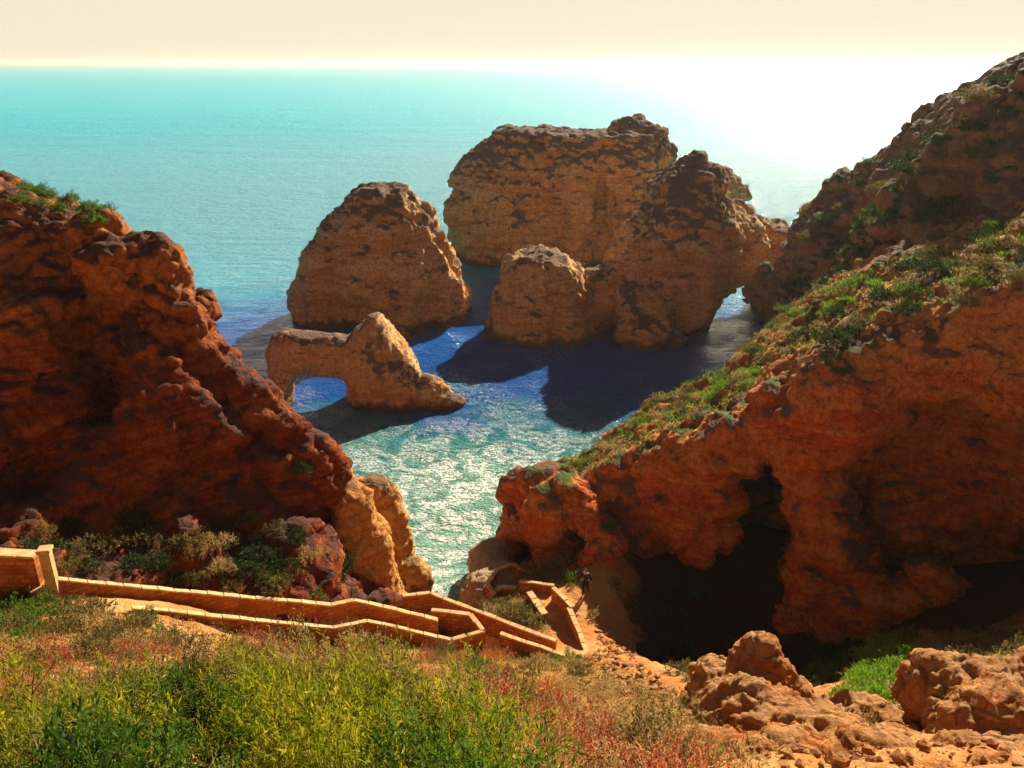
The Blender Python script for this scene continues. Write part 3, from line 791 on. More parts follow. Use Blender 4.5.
def ribbon_solid(pts, half, top, bot, over=0.0):
    """closed box swept along pts (x,y,z); returns V,Q,UV per loop"""
    P = np.array(pts, float); n = len(P)
    seg = P[1:, :2] - P[:-1, :2]; L = np.linalg.norm(seg, axis=1); seg = seg / L[:, None]
    nrm = np.stack([-seg[:, 1], seg[:, 0]], 1)
    if over:
        P = P.copy(); P[0, :2] -= seg[0] * over; P[-1, :2] += seg[-1] * over
    off = np.zeros((n, 2))
    for i in range(n):
        if i == 0: off[i] = nrm[0]
        elif i == n - 1: off[i] = nrm[-1]
        else:
            m = nrm[i - 1] + nrm[i]; m /= np.linalg.norm(m) + 1e-9
            off[i] = m / max(.45, float(m @ nrm[i]))
    s = np.r_[0, np.cumsum(L)]
    V = []; 
    for i in range(n):
        a = P[i, :2] + off[i] * half; b = P[i, :2] - off[i] * half
        z = P[i, 2]
        V += [(*a, z + bot), (*b, z + bot), (*b, z + top), (*a, z + top)]
    Q, UV = [], []
    for i in range(n - 1):
        o = 4 * i; q = o + 4
        for a, b_, va, vb in ((0, 1, 0, 0), (1, 2, bot, top), (2, 3, top, top), (3, 0, top, bot)):
            Q.append((o + a, q + a, q + b_, o + b_)[::-1])
            if a in (1, 3):
                U = [(s[i], P[i, 2] + va), (s[i + 1], P[i + 1, 2] + va), (s[i + 1], P[i + 1, 2] + vb), (s[i], P[i, 2] + vb)]
            else: U = [(s[i], 0), (s[i + 1], 0), (s[i + 1], half * 2), (s[i], half * 2)]
            UV += U[::-1]
    Q.append((0, 1, 2, 3)[::-1]); UV += [(0, bot), (half * 2, bot), (half * 2, top), (0, top)][::-1]
    o = 4 * (n - 1); Q.append((o, o + 1, o + 2, o + 3)); UV += [(0, bot), (half * 2, bot), (half * 2, top), (0, top)]
    return V, Q, UV

def resample(pts, step=.7, wob=.015, seed=0):
    r = random.Random(seed); out = [pts[0]]
    for a, b in zip(pts[:-1], pts[1:]):
        L = math.dist(a, b); k = max(1, int(L / step))
        for j in range(1, k + 1):
            t = j / k; p = [a[q] + (b[q] - a[q]) * t for q in range(3)]
            if j < k: p = [p[0] + r.uniform(-wob, wob), p[1] + r.uniform(-wob, wob), p[2] + r.uniform(-wob, wob)]
            out.append(tuple(p))
    return out

def bevel(o, w, seg=1):
    m = o.modifiers.new('bevel', 'BEVEL'); m.width = w; m.segments = seg; m.limit_method = 'ANGLE'

def wall(pix, height, thick, label, below=1.0, cop=.09, seed=1):
    pts = resample([atz(*p) for p in pix], seed=seed)
    base = pts[0]
    root = empty('parapet_wall', (base[0], base[1], base[2] - height))
    tag(root, label, 'wall', 'parapet walls of the stair path')
    loc = [(p[0] - base[0], p[1] - base[1], p[2] - base[2] + height) for p in pts]
    V, Q, UV = ribbon_solid(loc, thick / 2, -cop, -height - below)
    m = mesh_obj('masonry', V, Q, MASONRY, root, smooth=False)
    uv = m.data.uv_layers.new(name='UVMap'); uv.data.foreach_set('uv', np.array(UV, np.float32).ravel())
    cr = random.Random(seed * 7); V, Q = [], []
    for a, b in zip(loc[:-1], loc[1:]):
        L = math.dist(a, b); g = .012 / L; dz = cr.uniform(-.018, .012)
        pa = [a[q] + (b[q] - a[q]) * g for q in range(3)]; pb = [b[q] + (a[q] - b[q]) * g for q in range(3)]
        v_, q_, _ = ribbon_solid([(pa[0], pa[1], pa[2] + dz), (pb[0], pb[1], pb[2] + dz + cr.uniform(-.01, .01))], thick / 2 + .035 + cr.uniform(-.015, .02), 0, -cop - .01)
        Q += [tuple(i + len(V) for i in f) for f in q_]; V += v_
    c = mesh_obj('coping', V, Q, COPING, root, smooth=False); bevel(c, .02)
    return root

wall([(49, 577, 14.7), (190, 590.5, 11.9), (331, 604, 9.2), (354, 599, 9.1), (438, 619, 7.4)], 1.25, .22, 'long orange masonry parapet with pale coping below the dark red cliff', .8, seed=1)
wall([(131, 606, 13.2), (333, 627, 9.2), (367, 620, 9.1), (451, 639, 7.4), (483, 630, 7.4), (470, 613.5, 7.4), (431, 609, 7.4)], 1.1, .2, 'parapet along the lower side of the upper stairs, hooked round their turning landing', .9, seed=2)
wall([(402, 595, 6.9), (430, 592, 6.8), (510, 623, 6.2), (556, 640, 5.9)], 1.6, .2, 'orange parapet slanting down to the right behind the turning landing', .9, seed=3)
wall([(500, 632, 6.3), (566, 655, 5.9), (587, 651.5, 5.9), (569, 607, 5.7)], 1.35, .2, 'parapet of the lower landing, bent to a sharp corner nearest the grass slope', .9, seed=4)
wall([(573, 607, 5.75), (553, 587, 5.6)], 1.3, .2, 'short straight parapet between the lower landing and the sand where the person walks', .8, seed=5)
wall([(529, 591, 5.2), (545, 614, 5.2)], .7, .34, 'low pale parapet on the left side of the sandy landing', .8, seed=6)
wall([(519, 580, 4.9), (554, 584.5, 5.1)], 1.3, .2, 'short orange parapet beside the brown bush at the cave mouth', .8, seed=7)
wall([(495, 594, 3.6), (487, 583, 3.8), (498, 568, 3.8), (511, 563, 3.8), (528, 571.5, 3.8)], 1.3, .2, 'angular parapet round the lowest viewing platform above the surf', 1.6, seed=8)
wall([(496, 590, 3.6), (501, 585.5, 3.7), (517, 587, 3.9)], .7, .26, 'low kerb-like parapet on the near side of the lowest platform', .8, seed=9)
wall([(-120, 541, 16.2), (0, 551, 15.9), (36, 553, 15.8)], 2.3, .45, 'tall weathered masonry wall at the left end of the path', 1.2, seed=10)

def box_mesh(x0, x1, y0, y1, z0, z1):
    V = [(x, y, z) for z in (z0, z1) for y in (y0, y1) for x in (x0, x1)]
    Q = [(0, 2, 3, 1), (4, 5, 7, 6), (0, 1, 5, 4), (2, 6, 7, 3), (0, 4, 6, 2), (1, 3, 7, 5)]
    return V, Q
def pillar(p, w, h, top_w, label):
    r = empty('gate_pillar', p, .18); tag(r, label, 'pillar')
    V, Q = box_mesh(-w, w, -w, w, -1.0, h - .16)
    o = mesh_obj('shaft', V, Q, COPING, r, False); bevel(o, .03)
    V, Q = box_mesh(-top_w, top_w, -top_w, top_w, h - .157, h)
    o = mesh_obj('cap', V, Q, COPING, r, False); bevel(o, .03)
p = atz(44, 548, 16.1); pillar((p[0], p[1], 14.0), .2, 2.1, .26, 'square pale pillar where the tall wall meets the long parapet')
p = atz(40, 588, 14.4); pillar((p[0], p[1], 13.6), .26, .8, .30, 'stubby pale pillar at the foot of the square pillar')

def stairway(left, right, label, name='stone_stairway', cat='stairway', thick=1.2, run=.34):
    """treads between two edges, each edge a list of points of equal length"""
    l = np.array(left, float); r = np.array(right, float)
    V, Q = [], []
    for i in range(len(l) - 1):
        m0, m1 = (l[i] + r[i]) / 2, (l[i + 1] + r[i + 1]) / 2
        k = max(1, int(round(math.dist(m0[:2], m1[:2]) / run)))
        if abs(m1[2] - m0[2]) < .12: k = 1
        for j in range(k):
            t0, t1 = j / k, (j + 1) / k
            a, b = l[i] + (l[i + 1] - l[i]) * t0, r[i] + (r[i + 1] - r[i]) * t0
            c, d = l[i] + (l[i + 1] - l[i]) * t1, r[i] + (r[i + 1] - r[i]) * t1
            z = max(a[2], c[2]); o = len(V)
            for p_ in (a, b, d, c): V.append((p_[0], p_[1], z))
            for p_ in (a, b, d, c): V.append((p_[0], p_[1], z - thick))
            Q += [(o, o + 1, o + 2, o + 3), (o + 7, o + 6, o + 5, o + 4), (o, o + 4, o + 5, o + 1), (o + 1, o + 5, o + 6, o + 2), (o + 2, o + 6, o + 7, o + 3), (o + 3, o + 7, o + 4, o)]
    o = mesh_obj(name, V, Q, PAVING, None, False); tag(o, label, cat); bevel(o, .015)
    return o
def under(px, py, z, h): q = atz(px, py, z); return (q[0], q[1], z - h)
stairway([under(49, 577, 14.7, 1.0), under(190, 590.5, 11.9, 1.0), under(331, 604, 9.2, 1.0), under(356, 599, 9.1, 1.0), under(438, 619, 7.4, 1.0)],
         [under(30, 593, 14.7, 1.0), under(182, 610, 11.9, 1.0), under(333, 626, 9.2, 1.0), under(367, 619, 9.1, 1.0), under(451, 637, 7.4, 1.0)],
         'upper flight of stone steps between the two long parapets')
stairway([under(438, 619, 7.4, 1.0), under(425, 616, 7.4, 1.02)], [under(451, 638, 7.4, 1.0), under(483, 630, 7.4, 1.02)], 'small paved turning landing at the end of the upper steps', 'landing', 'landing')
stairway([under(402, 596, 6.9, 1.3), under(430, 594, 6.8, 1.3), under(510, 625, 6.2, 1.2), under(556, 641, 5.9, 1.1)],
         [under(408, 612, 6.9, 1.3), under(436, 612, 6.8, 1.3), under(500, 632, 6.3, 1.2), under(562, 654, 5.9, 1.1)],
         'lower flight of steps slanting down behind the turning landing')
stairway([under(540, 654, 5.9, 1.08), under(556, 636, 5.7, 1.0), under(546, 614, 5.5, .9), under(529, 592, 5.2, .9)], [under(587, 652, 5.9, 1.08), under(582, 632, 5.8, 1.0), under(572, 607, 5.6, .9), under(553, 588, 5.4, .9)],
         'sandy yellow steps between the lower landing parapets', thick=1.0, run=1.2)
stairway([under(495, 596, 3.6, .9), under(488, 584, 3.8, 1.0)], [under(530, 590, 3.8, .9), under(529, 572, 3.8, 1.0)], 'lowest viewing platform above the surf', 'platform', 'platform')

# ------------------------------------------------------------------ shore blocks by the water
o = mass('shore_rock', (-6, 42.5, -2.2), (2.6, 53, 4), .25, 2, blobs([
    (W(488, 575, 47), (1.3, 2.4, 1.6), 0), (W(492, 560, 49.5), (1.4, 1.6, 1.3), .2), (W(500, 558, 49.5), (1.0, 1.2, .8), 0), (W(505, 548, 51.5), (.6, .9, .7), 0),
    (W(484, 600, 44.2), (1.2, 1.9, 1.7), 0), (W(500, 590, 45), (1.8, 1.6, 1.6), 0)], .35),
    rocky(.15, .2, .25, 101, .6, .6, .10, .2, .5), ROCK_PALE)
tag(o, 'pale stepped rocks at the water below the lowest platform', 'rock')
o = mass('boulder', (-7.2, 44.5, -1.2), (-4.2, 48.5, 1.8), .15, 1, blobs([(atz(402, 547, .3), (.55, .7, .8), 0)], .3), rocky(.1, .1, .05, 111, .5, .8, .06, .1, .3), ROCK_LEFT)
tag(o, 'small dark boulder in the surf against the orange rock', 'boulder')

rb = random.Random(9)
for i, (x, y, r) in enumerate([(7.4, 36.5, .8), (8.6, 38.5, 1.0), (8.0, 34, .7), (10.5, 37, 1.2), (9.6, 33.2, .9), (12.4, 35.5, 1.0), (13.5, 39, 1.3), (11.6, 41.5, 1.0), (8.2, 41, .8), (16, 36, 1.1), (7.6, 32.0, .6), (9.2, 30.6, .7)]):
    z = float(ground_h(np.array([x]), np.array([y]))[0])
    o = mass('boulder', (x - r * 1.5, y - r * 1.5, z - r), (x + r * 1.5, y + r * 1.5, z + r * 1.3), .2, 1, blobs([((x, y, z + r * .15), (r, r * .8, r * .6), rb.random() * 3), ((x + r * .4, y - r * .3, z), (r * .6, r * .5, r * .55), 0)], .2), rocky(.2, .2, .1, 120 + i * 3, .6, .9, .08, .15, .5), ROCK_PIT_SHADE)
    tag(o, 'shade-darkened boulder lying in the shaded pit under the cave', 'boulder', 'boulders in the shaded pit')

# ------------------------------------------------------------------ plants
def leaf_mat(name, cols, trans=.35, rough=.6):
    m, nt, b = new_mat(name); t = NT(nt)
    at_ = t.n('ShaderNodeAttribute'); at_.attribute_name = 'var'
    c = t.ramp(at_.outputs['Fac'], [(i / (len(cols) - 1), c) for i, c in enumerate(cols)])
    t.lk(c, b.inputs['Base Color']); b.inputs['Roughness'].default_value = rough; b.inputs['Specular IOR Level'].default_value = .2
    tr = t.n('ShaderNodeBsdfTranslucent'); t.lk(c, tr.inputs[0])
    mx = t.n('ShaderNodeMixShader'); mx.inputs[0].default_value = trans
    t.lk(b.outputs[0], mx.inputs[1]); t.lk(tr.outputs[0], mx.inputs[2])
    t.lk(mx.outputs[0], nt.nodes['Material Output'].inputs[0])
    return m
def plain_mat(name, col, rough=.8):
    m, nt, b = new_mat(name); t = NT(nt)
    n = t.noise(t.pos(), 12, 4, .6)
    t.lk(t.mix(n, tuple(x * .7 for x in col), tuple(min(1, x * 1.3) for x in col)), b.inputs['Base Color']); b.inputs['Roughness'].default_value = rough
    b.inputs['Specular IOR Level'].default_value = .2
    return m
M_GREEN = leaf_mat('green_leaves', [(.03, .07, .008), (.07, .15, .012), (.16, .24, .02)], .45)
M_YELLOW = leaf_mat('yellow_green_leaves', [(.04, .085, .005), (.19, .22, .010), (.44, .36, .02)], .5)
M_RED = leaf_mat('reddish_leaves', [(.20, .025, .015), (.42, .085, .035), (.60, .32, .15)], .4)
M_OLIVE = leaf_mat('olive_brown_leaves', [(.05, .05, .012), (.15, .13, .03), (.30, .22, .07)], .35)
M_DRY = leaf_mat('dry_straw_leaves', [(.20, .11, .03), (.40, .27, .09), (.58, .44, .20)], .4)
M_DARK = leaf_mat('dark_green_leaves', [(.012, .03, .006), (.025, .06, .010), (.06, .10, .02)], .3)
M_BRIGHT = leaf_mat('bright_green_leaves', [(.06, .15, .008), (.13, .28, .012), (.26, .38, .03)], .45)
M_SAGE = leaf_mat('sage_green_leaves', [(.06, .09, .03), (.16, .20, .06), (.32, .34, .12)], .4)
M_DEEP = leaf_mat('deep_green_leaves', [(.015, .04, .006), (.04, .10, .010), (.10, .19, .02)], .4)
M_STEM = plain_mat('woody_stem', (.16, .10, .06))

def leaf_quads(base, dirv, length, width, rng, curl=.25):
    n = len(base)
    d = dirv / (np.linalg.norm(dirv, axis=1, keepdims=True) + 1e-9)
    s = np.cross(d, rng.normal(size=(n, 3))); s /= np.linalg.norm(s, axis=1, keepdims=True) + 1e-9
    L = length * rng.uniform(.6, 1.3, (n, 1)); Wd = width * rng.uniform(.7, 1.3, (n, 1))
    mid = base + d * L * .45; nn = np.cross(d, s)
    tip = base + d * L + nn * L * rng.uniform(-curl, curl, (n, 1))
    V = np.stack([base, mid + s * Wd / 2, tip, mid - s * Wd / 2], 1).reshape(-1, 3)
    Q = np.arange(4 * n).reshape(n, 4)
    return V, Q
def put_var(o, per_face_vals, k=4):
    a = o.data.attributes.new('var', 'FLOAT', 'POINT')
    a.data.foreach_set('value', np.repeat(per_face_vals.astype(np.float32), k))

def tubes(segs, r):
    V, Q = [], []
    for a, b in segs:
        a = np.array(a); b = np.array(b); d = b - a; d = d / (np.linalg.norm(d) + 1e-9)
        u = np.cross(d, (0.3, .5, .8)); u /= np.linalg.norm(u); v = np.cross(d, u); o = len(V)
        for c, rr in ((a, r), (b, r * .5)):
            for k in range(4):
                an = k * PI / 2; V.append(c + (u * math.cos(an) + v * math.sin(an)) * rr)
        for k in range(4): Q.append((o + k, o + (k + 1) % 4, o + 4 + (k + 1) % 4, o + 4 + k))
    return V, Q

def shrub_proto(name, mat, seed, R, H, sprigs, per, leaf, wid, upright=.5, spread=.5, stems=7, shape='dome', stem_mat=None):
    """a shrub: woody stems, sprigs spread through a dome, leaves along each sprig"""
    rng = np.random.default_rng(seed)
    root = empty(name)
    # lumpy dome of sprig roots
    a = rng.uniform(0, 2 * PI, sprigs); u = rng.random(sprigs)
    rr = np.sqrt(rng.random(sprigs)) if shape == 'dome' else rng.random(sprigs) ** .7
    lump = 1 + .28 * np.sin(a * 3 + seed) + .16 * np.sin(a * 7 + seed * 2)
    th = np.arccos(1 - u * .98)                       # polar angle from up
    rad = (1 - .42 * rng.random(sprigs) ** 2) * lump
    c = np.stack([np.sin(th) * np.cos(a) * R * rad, np.sin(th) * np.sin(a) * R * rad, (.12 + .8 * np.cos(th) * (1 + .22 * np.sin(5 * a + seed)) * rad) * H], 1)
    out = c / np.array([R, R, H]); out /= np.linalg.norm(out, axis=1, keepdims=True)
    d = out * (1 - upright) + np.array([0, 0, 1]) * upright + rng.normal(size=(sprigs, 3)) * .22
    d /= np.linalg.norm(d, axis=1, keepdims=True)
    SL = spread * H * rng.uniform(.5, 1.2, (sprigs, 1))
    tt = np.tile(np.linspace(0, 1, per), sprigs)
    B = np.repeat(c - d * SL * .5, per, 0) + np.repeat(d * SL, per, 0) * tt[:, None] + rng.normal(size=(sprigs * per, 3)) * leaf * .15
    D = np.repeat(d, per, 0) * .9 + rng.normal(size=(sprigs * per, 3)) * .55
    V, Q = leaf_quads(B, D, leaf, wid, rng)
    V[:, 2] = np.maximum(V[:, 2], -.05)
    f = mesh_obj('foliage', V, Q, mat, root, False)
    sv = np.repeat(rng.normal(.5, .22, sprigs), per) + rng.normal(0, .1, sprigs * per) + (tt - .5) * .18
    put_var(f, np.clip(sv, 0, 1))
    for k in range(stems):
        aa = rng.uniform(0, 2 * PI); q = np.array([math.cos(aa) * R * .7, math.sin(aa) * R * .7, H * rng.uniform(.45, .75)])
        m1 = q * np.array([.4, .4, .45]) + rng.normal(size=3) * .05 * R
        tw = [((0, 0, -.1), m1), (m1, q)]
        for _ in range(4):
            t0 = m1 + (q - m1) * rng.random(); tw.append((t0, t0 + np.array([rng.normal() * .22 * R, rng.normal() * .22 * R, H * .25 * rng.random()])))
        V2, Q2 = tubes(tw, .0065 * (R + .3))
        mesh_obj('stem', V2, Q2, stem_mat or M_STEM, root, True)
    return root

def copy_tree(o, parent=None):
    c = o.copy(); COL.objects.link(c); c.parent = parent
    for ch in list(o.children): copy_tree(ch, c)
    return c

def pix_of(P):                                     # picture position of points of the place, (n,3)
    x, y, z = P[:, 0], P[:, 1], P[:, 2] - CAM_Z
    dep = y * CP - z * SP; up = y * SP + z * CP
    return 512 + F_PX * x / dep, 384 - F_PX * up / dep, dep

def verts_of(o):
    n = len(o.data.vertices); a = np.empty(n * 3, np.float32); o.data.vertices.foreach_get('co', a)
    b = np.empty(n * 3, np.float32); o.data.vertices.foreach_get('normal', b)
    return a.reshape(-1, 3), b.reshape(-1, 3)
from mathutils.bvhtree import BVHTree
def in_poly(px, py, poly):
    ins = np.zeros(len(px), bool)
    for i in range(len(poly)):
        (x0, y0), (x1, y1) = poly[i], poly[(i + 1) % len(poly)]
        c = (y0 <= py) != (y1 <= py)
        ins ^= c & (px < x0 + (py - y0) / ((y1 - y0) if y1 != y0 else 1e-9) * (x1 - x0))
    return ins
LAND = {}
for key, ob in (('ground', ground), ('left', left_cliff), ('right', right_cliff), ('hill', far_hill)):
    v, n = verts_of(ob)
    px, py, dep = pix_of(v)
    LAND[key] = (v, n, px, py)

def spots(key, region, count, min_d, seed, nz=.45, facing=True):
    """points on a landform, at least min_d apart, on ground not too steep, inside a region of the slope"""
    v, n, px, py = LAND[key]
    ok = in_poly(px, py, region) & (n[:, 2] > nz)
    if facing:
        vd = np.array([0, 0, CAM_Z]) - v; ok &= (vd * n).sum(1) > 0
    ix = np.nonzero(ok)[0]
    rng = np.random.default_rng(seed); rng.shuffle(ix)
    got = []
    for i in ix[:60000]:
        p = v[i]
        if all((p[0] - g[0]) ** 2 + (p[1] - g[1]) ** 2 + (p[2] - g[2]) ** 2 > min_d * min_d for g in got):
            got.append(p)
            if len(got) >= count: break
    return got

_used = {}
def plant(proto, p, s, label, cat, group, seed, sz=1.0):
    r = random.Random(seed)
    if proto.name not in _used: o = proto; _used[proto.name] = 1
    else: o = copy_tree(proto)
    o.location = (float(p[0]), float(p[1]), float(p[2]) - .04)
    o.rotation_euler = (r.uniform(-.12, .12), r.uniform(-.12, .12), r.uniform(0, 6.28))
    o.scale = (s, s, s * sz)
    tag(o, label, cat, group)
    return o
def scatter(protos, key, region, count, min_d, seed, smin_, smax_, label, cat, group, nz=.45):
    r = random.Random(seed)
    for i, p in enumerate(spots(key, region, count, min_d, seed, nz)):
        plant(protos[i % len(protos)], p, r.uniform(smin_, smax_), label, cat, group, seed * 1000 + i)

# prototypes near the camera
bush_a = shrub_proto('bush', M_YELLOW, 1, .95, .85, 560, 13, .082, .018, .6, .42, 8)
bush_b = shrub_proto('bush', M_GREEN, 2, .8, .8, 520, 13, .07, .020, .55, .40, 8)
bush_d = shrub_proto('bush', M_SAGE, 21, .75, .7, 520, 12, .045, .016, .4, .34, 9)
bush_e = shrub_proto('bush', M_YELLOW, 22, .6, .95, 340, 14, .078, .014, .85, .5, 6)
bush_f = shrub_proto('bush', M_DEEP, 23, .8, .6, 420, 12, .07, .02, .5, .36, 9)
bush_c = shrub_proto('bush', M_YELLOW, 3, .8, 1.0, 440, 15, .09, .015, .75, .5, 8)
herb_r = shrub_proto('herb', M_RED, 4, .55, .65, 200, 11, .055, .016, .7, .45, 6)
herb_s = shrub_proto('herb', M_DRY, 5, .5, .7, 170, 11, .05, .013, .75, .5, 7)
herb_y = shrub_proto('herb', M_OLIVE, 6, .6, .6, 230, 11, .06, .018, .6, .42, 6)

def near_plants():
    r = random.Random(3)
    spec = []
    rows = [(4.4, -4.6, 1.6), (5.2, -4.9, .6), (6.0, -4.9, -.2), (6.7, -4.6, -.9), (7.4, -4.2, -1.7)]
    for yy, x0, x1 in rows:
        x = x0
        while x < x1:
            spec.append((x + r.uniform(-.25, .25), yy + r.uniform(-.25, .25))); x += 1.12
    return spec
def gz(x, y):
    i = np.argmin((LAND['ground'][0][:, 0] - x) ** 2 + (LAND['ground'][0][:, 1] - y) ** 2)
    return LAND['ground'][0][i]
rr_ = random.Random(5)
near_labels = {'bush': ('bush', 'bushes filling the near slope'), }
for i, (x, y) in enumerate(near_plants()):
    p = gz(x, y)
    pr = rr_.choice([bush_a, bush_e, bush_c, bush_b, bush_d, bush_f] if x < -1.8 else [bush_b, bush_e, bush_d, bush_a, bush_c])
    if pr in (bush_b, bush_f): lab = 'dark green leafy bush among the yellow-green bushes of the near slope'
    elif pr is bush_d: lab = 'grey-green small-leaved bush among the yellow-green bushes of the near slope'
    else: lab = 'yellow-green bush with upright leafy sprigs on the near slope'
    plant(pr, p, rr_.uniform(.75, 1.25) * (1 - .07 * max(0, y - 5.5)) * (.55 if x > .1 else 1), lab, 'bush', 'leafy bushes covering the near slope', 100 + i, .75 if x > .1 else (rr_.uniform(.85, 1.3) if y < 6.6 else .85))
for i in range(64):
    x = rr_.uniform(-4.0, 1.9); y = rr_.uniform(7.2, 9.4) if x < -1.6 else rr_.uniform(4.6 + max(0, -x) * 1.4, 10.5)
    pr = rr_.choice([herb_r, herb_r, herb_s, herb_y])
    plant(pr, gz(x, y), rr_.uniform(.75, 1.15), {'r': 'reddish seeding herb along the brow of the near slope', 's': 'straw coloured seeding herb along the brow of the near slope', 'y': 'olive herb along the brow of the near slope'}['r' if pr is herb_r else 's' if pr is herb_s else 'y'], 'herb', 'herbs along the brow of the near slope', 3000 + i)
reg_red = [(380, 640), (520, 660), (560, 768), (420, 768), (330, 660)]
scatter([herb_r, herb_r, herb_y], 'ground', [(330, 610), (500, 650), (600, 768), (400, 768), (300, 668)], 46, .55, 21, .8, 1.2, 'reddish seeding herb on the slope right of the big bushes', 'herb', 'red and straw coloured herbs on the near slope')
scatter([herb_r, herb_y], 'ground', [(0, 655), (330, 640), (330, 668), (0, 720)], 26, .6, 22, .8, 1.2, 'reddish seeding herb on the bare bank behind the big bushes', 'herb', 'herbs behind the big bushes')

# middle distance
mid_o = shrub_proto('shrub', M_OLIVE, 11, .8, .65, 210, 7, .12, .045, .35, .35, 5)
mid_g = shrub_proto('shrub', M_GREEN, 12, .8, .7, 210, 7, .12, .05, .35, .35, 5)
mid_d = shrub_proto('shrub', M_DARK, 13, .9, .75, 230, 7, .13, .055, .3, .35, 5)
mid_b = shrub_proto('shrub', M_BRIGHT, 14, .9, .5, 210, 7, .13, .05, .4, .35, 4)
mid_y = shrub_proto('shrub', M_DRY, 15, .7, .55, 200, 7, .12, .035, .5, .4, 5)
scatter([mid_o, mid_g, mid_o, mid_y], 'ground', [(-10, 590), (60, 606), (200, 628), (200, 650), (0, 672)], 26, .9, 31, .7, 1.15, 'grey-green shrub on the bank below the left end of the long parapet', 'shrub', 'shrubs on the left bank', .3)
scatter([mid_o, mid_y, mid_o], 'ground', [(480, 606), (525, 600), (545, 625), (505, 622)], 12, .8, 32, .6, 1.0, 'olive scrub on the knoll between the paths', 'shrub', 'shrubs on the knoll', .2)
scatter([mid_o, mid_y, mid_g, mid_y], 'ground', [(450, 645), (560, 660), (620, 665), (680, 740), (560, 730), (480, 690)], 30, .9, 33, .45, .8, 'low dry shrub on the grassy slope under the lower landing', 'shrub', 'low shrubs on the grassy slope', .3)
plant(mid_g, atz(535, 622, 4.6), .9, 'round dark green bush beside the sandy steps', 'bush', None, 900)
plant(mid_o, atz(535, 577, 3.6), 1.25, 'brown-green bush above the little cave, left of its two neighbours', 'bush', None, 901)
plant(mid_o, atz(553, 574, 4.2), 1.15, 'brown-green bush above the little cave, between its two neighbours', 'bush', None, 902)
plant(mid_g, atz(572, 580, 4.6), .8, 'small green bush beside the sand where the person walks', 'bush', None, 903)
plant(mid_y, atz(598, 616, 4.7), .8, 'round straw-brown bush on the sand near the person', 'bush', None, 904)
plant(mid_o, atz(562, 560, 4.2), .9, 'narrow brown bush climbing to the foot of the orange rock', 'bush', None, 905)
scatter([mid_b], 'ground', [(862, 690), (880, 650), (905, 640), (930, 665), (890, 712), (850, 715)], 26, .75, 34, .6, .95, 'bright green leafy plant in the hollow behind the near rocks', 'plant', 'bright green plants in the hollow', .2)
scatter([mid_y, mid_o], 'ground', [(905, 640), (1024, 640), (1024, 700), (930, 690)], 18, .9, 35, .6, .9, 'straw coloured shrub behind the large corner rock', 'shrub', 'straw shrubs behind the corner rock', .2)
scatter([mid_o, mid_d], 'ground', [(800, 640), (870, 620), (870, 660), (820, 700)], 10, .8, 36, .6, .9, 'brown shrub on the shaded bank above the pit', 'shrub', 'brown shrubs on the shaded bank', .2)
scatter([mid_d, mid_o], 'ground', [(630, 560), (700, 590), (700, 690), (640, 640)], 10, 1.1, 37, .5, .9, 'dark scrub in the shaded pit under the cave', 'shrub', 'dark scrub in the pit', .1)
# left cliff
scatter([mid_o, mid_y, mid_o, mid_d], 'left', [(215, 520), (260, 515), (340, 565), (345, 605), (200, 590)], 26, .9, 41, .7, 1.15, 'olive-brown shrub on the spur behind the long parapet', 'shrub', 'shrubs on the spur of the left cliff', .3)
scatter([mid_o, mid_d], 'left', [(20, 510), (200, 540), (200, 590), (30, 575)], 14, 1.1, 42, .7, 1.1, 'brown shrub in the shade at the foot of the left cliff', 'shrub', 'shrubs at the foot of the left cliff', .3)
scatter([mid_o, mid_d, mid_d], 'left', [(240, 440), (330, 470), (350, 560), (300, 560), (240, 500)], 12, 1.1, 43, .5, .9, 'dark shrub clinging to the lower crest of the left cliff', 'shrub', 'shrubs on the lower crest of the left cliff', .3)
scatter([mid_g], 'left', [(20, 178), (125, 215), (125, 235), (20, 205)], 22, .8, 44, .5, .9, 'green shrub on the skyline of the left cliff', 'shrub', 'green shrubs on the skyline of the left cliff', .2)
# right headland
arm = [(560, 470), (600, 435), (740, 330), (800, 285), (830, 285), (790, 340), (740, 390), (640, 430), (600, 470)]
scatter([mid_o, mid_y, mid_g, mid_o], 'right', arm, 52, 1.1, 51, .6, 1.1, 'olive or straw coloured shrub on the sloping top of the headland', 'shrub', 'shrubs on the sloping top of the headland', .4)
scatter([mid_b], 'right', [(690, 400), (760, 365), (765, 385), (700, 405)], 16, .8, 52, .6, 1.0, 'bright green plant in the hollow above the cave', 'plant', 'bright green plants above the cave', .3)
scatter([mid_b], 'right', [(815, 300), (880, 272), (890, 285), (830, 320)], 20, .9, 53, .6, 1.0, 'bright green plant high on the headland', 'plant', 'bright green plants high on the headland', .3)
scatter([mid_d, mid_o, mid_g], 'right', [(790, 330), (860, 285), (1024, 215), (1024, 290), (900, 325), (820, 350)], 24, 1.5, 54, .7, 1.3, 'dark green shrub on the upper ledges of the headland', 'shrub', 'dark shrubs on the upper ledges of the headland', .3)
# hill behind
hill_d = shrub_proto('shrub', M_DARK, 16, 1.3, 1.0, 220, 6, .24, .11, .3, .35, 3)
hill_o = shrub_proto('shrub', M_OLIVE, 17, 1.2, .9, 200, 6, .22, .09, .3, .35, 3)
scatter([hill_d, hill_o, hill_d], 'hill', [(790, 230), (880, 160), (1024, 70), (1024, 130), (900, 260), (790, 310)], 48, 2.0, 61, .6, 1.2, 'dark shrub on the steep hill behind the headland', 'shrub', 'shrubs on the hill behind the headland', .3)
scatter([hill_o], 'hill', [(900, 260), (940, 160), (1024, 100), (1024, 230), (940, 250)], 18, 2.2, 62, .5, 1.0, 'olive shrub on the nearer spur of the hill', 'shrub', 'shrubs on the nearer spur of the hill', .3)

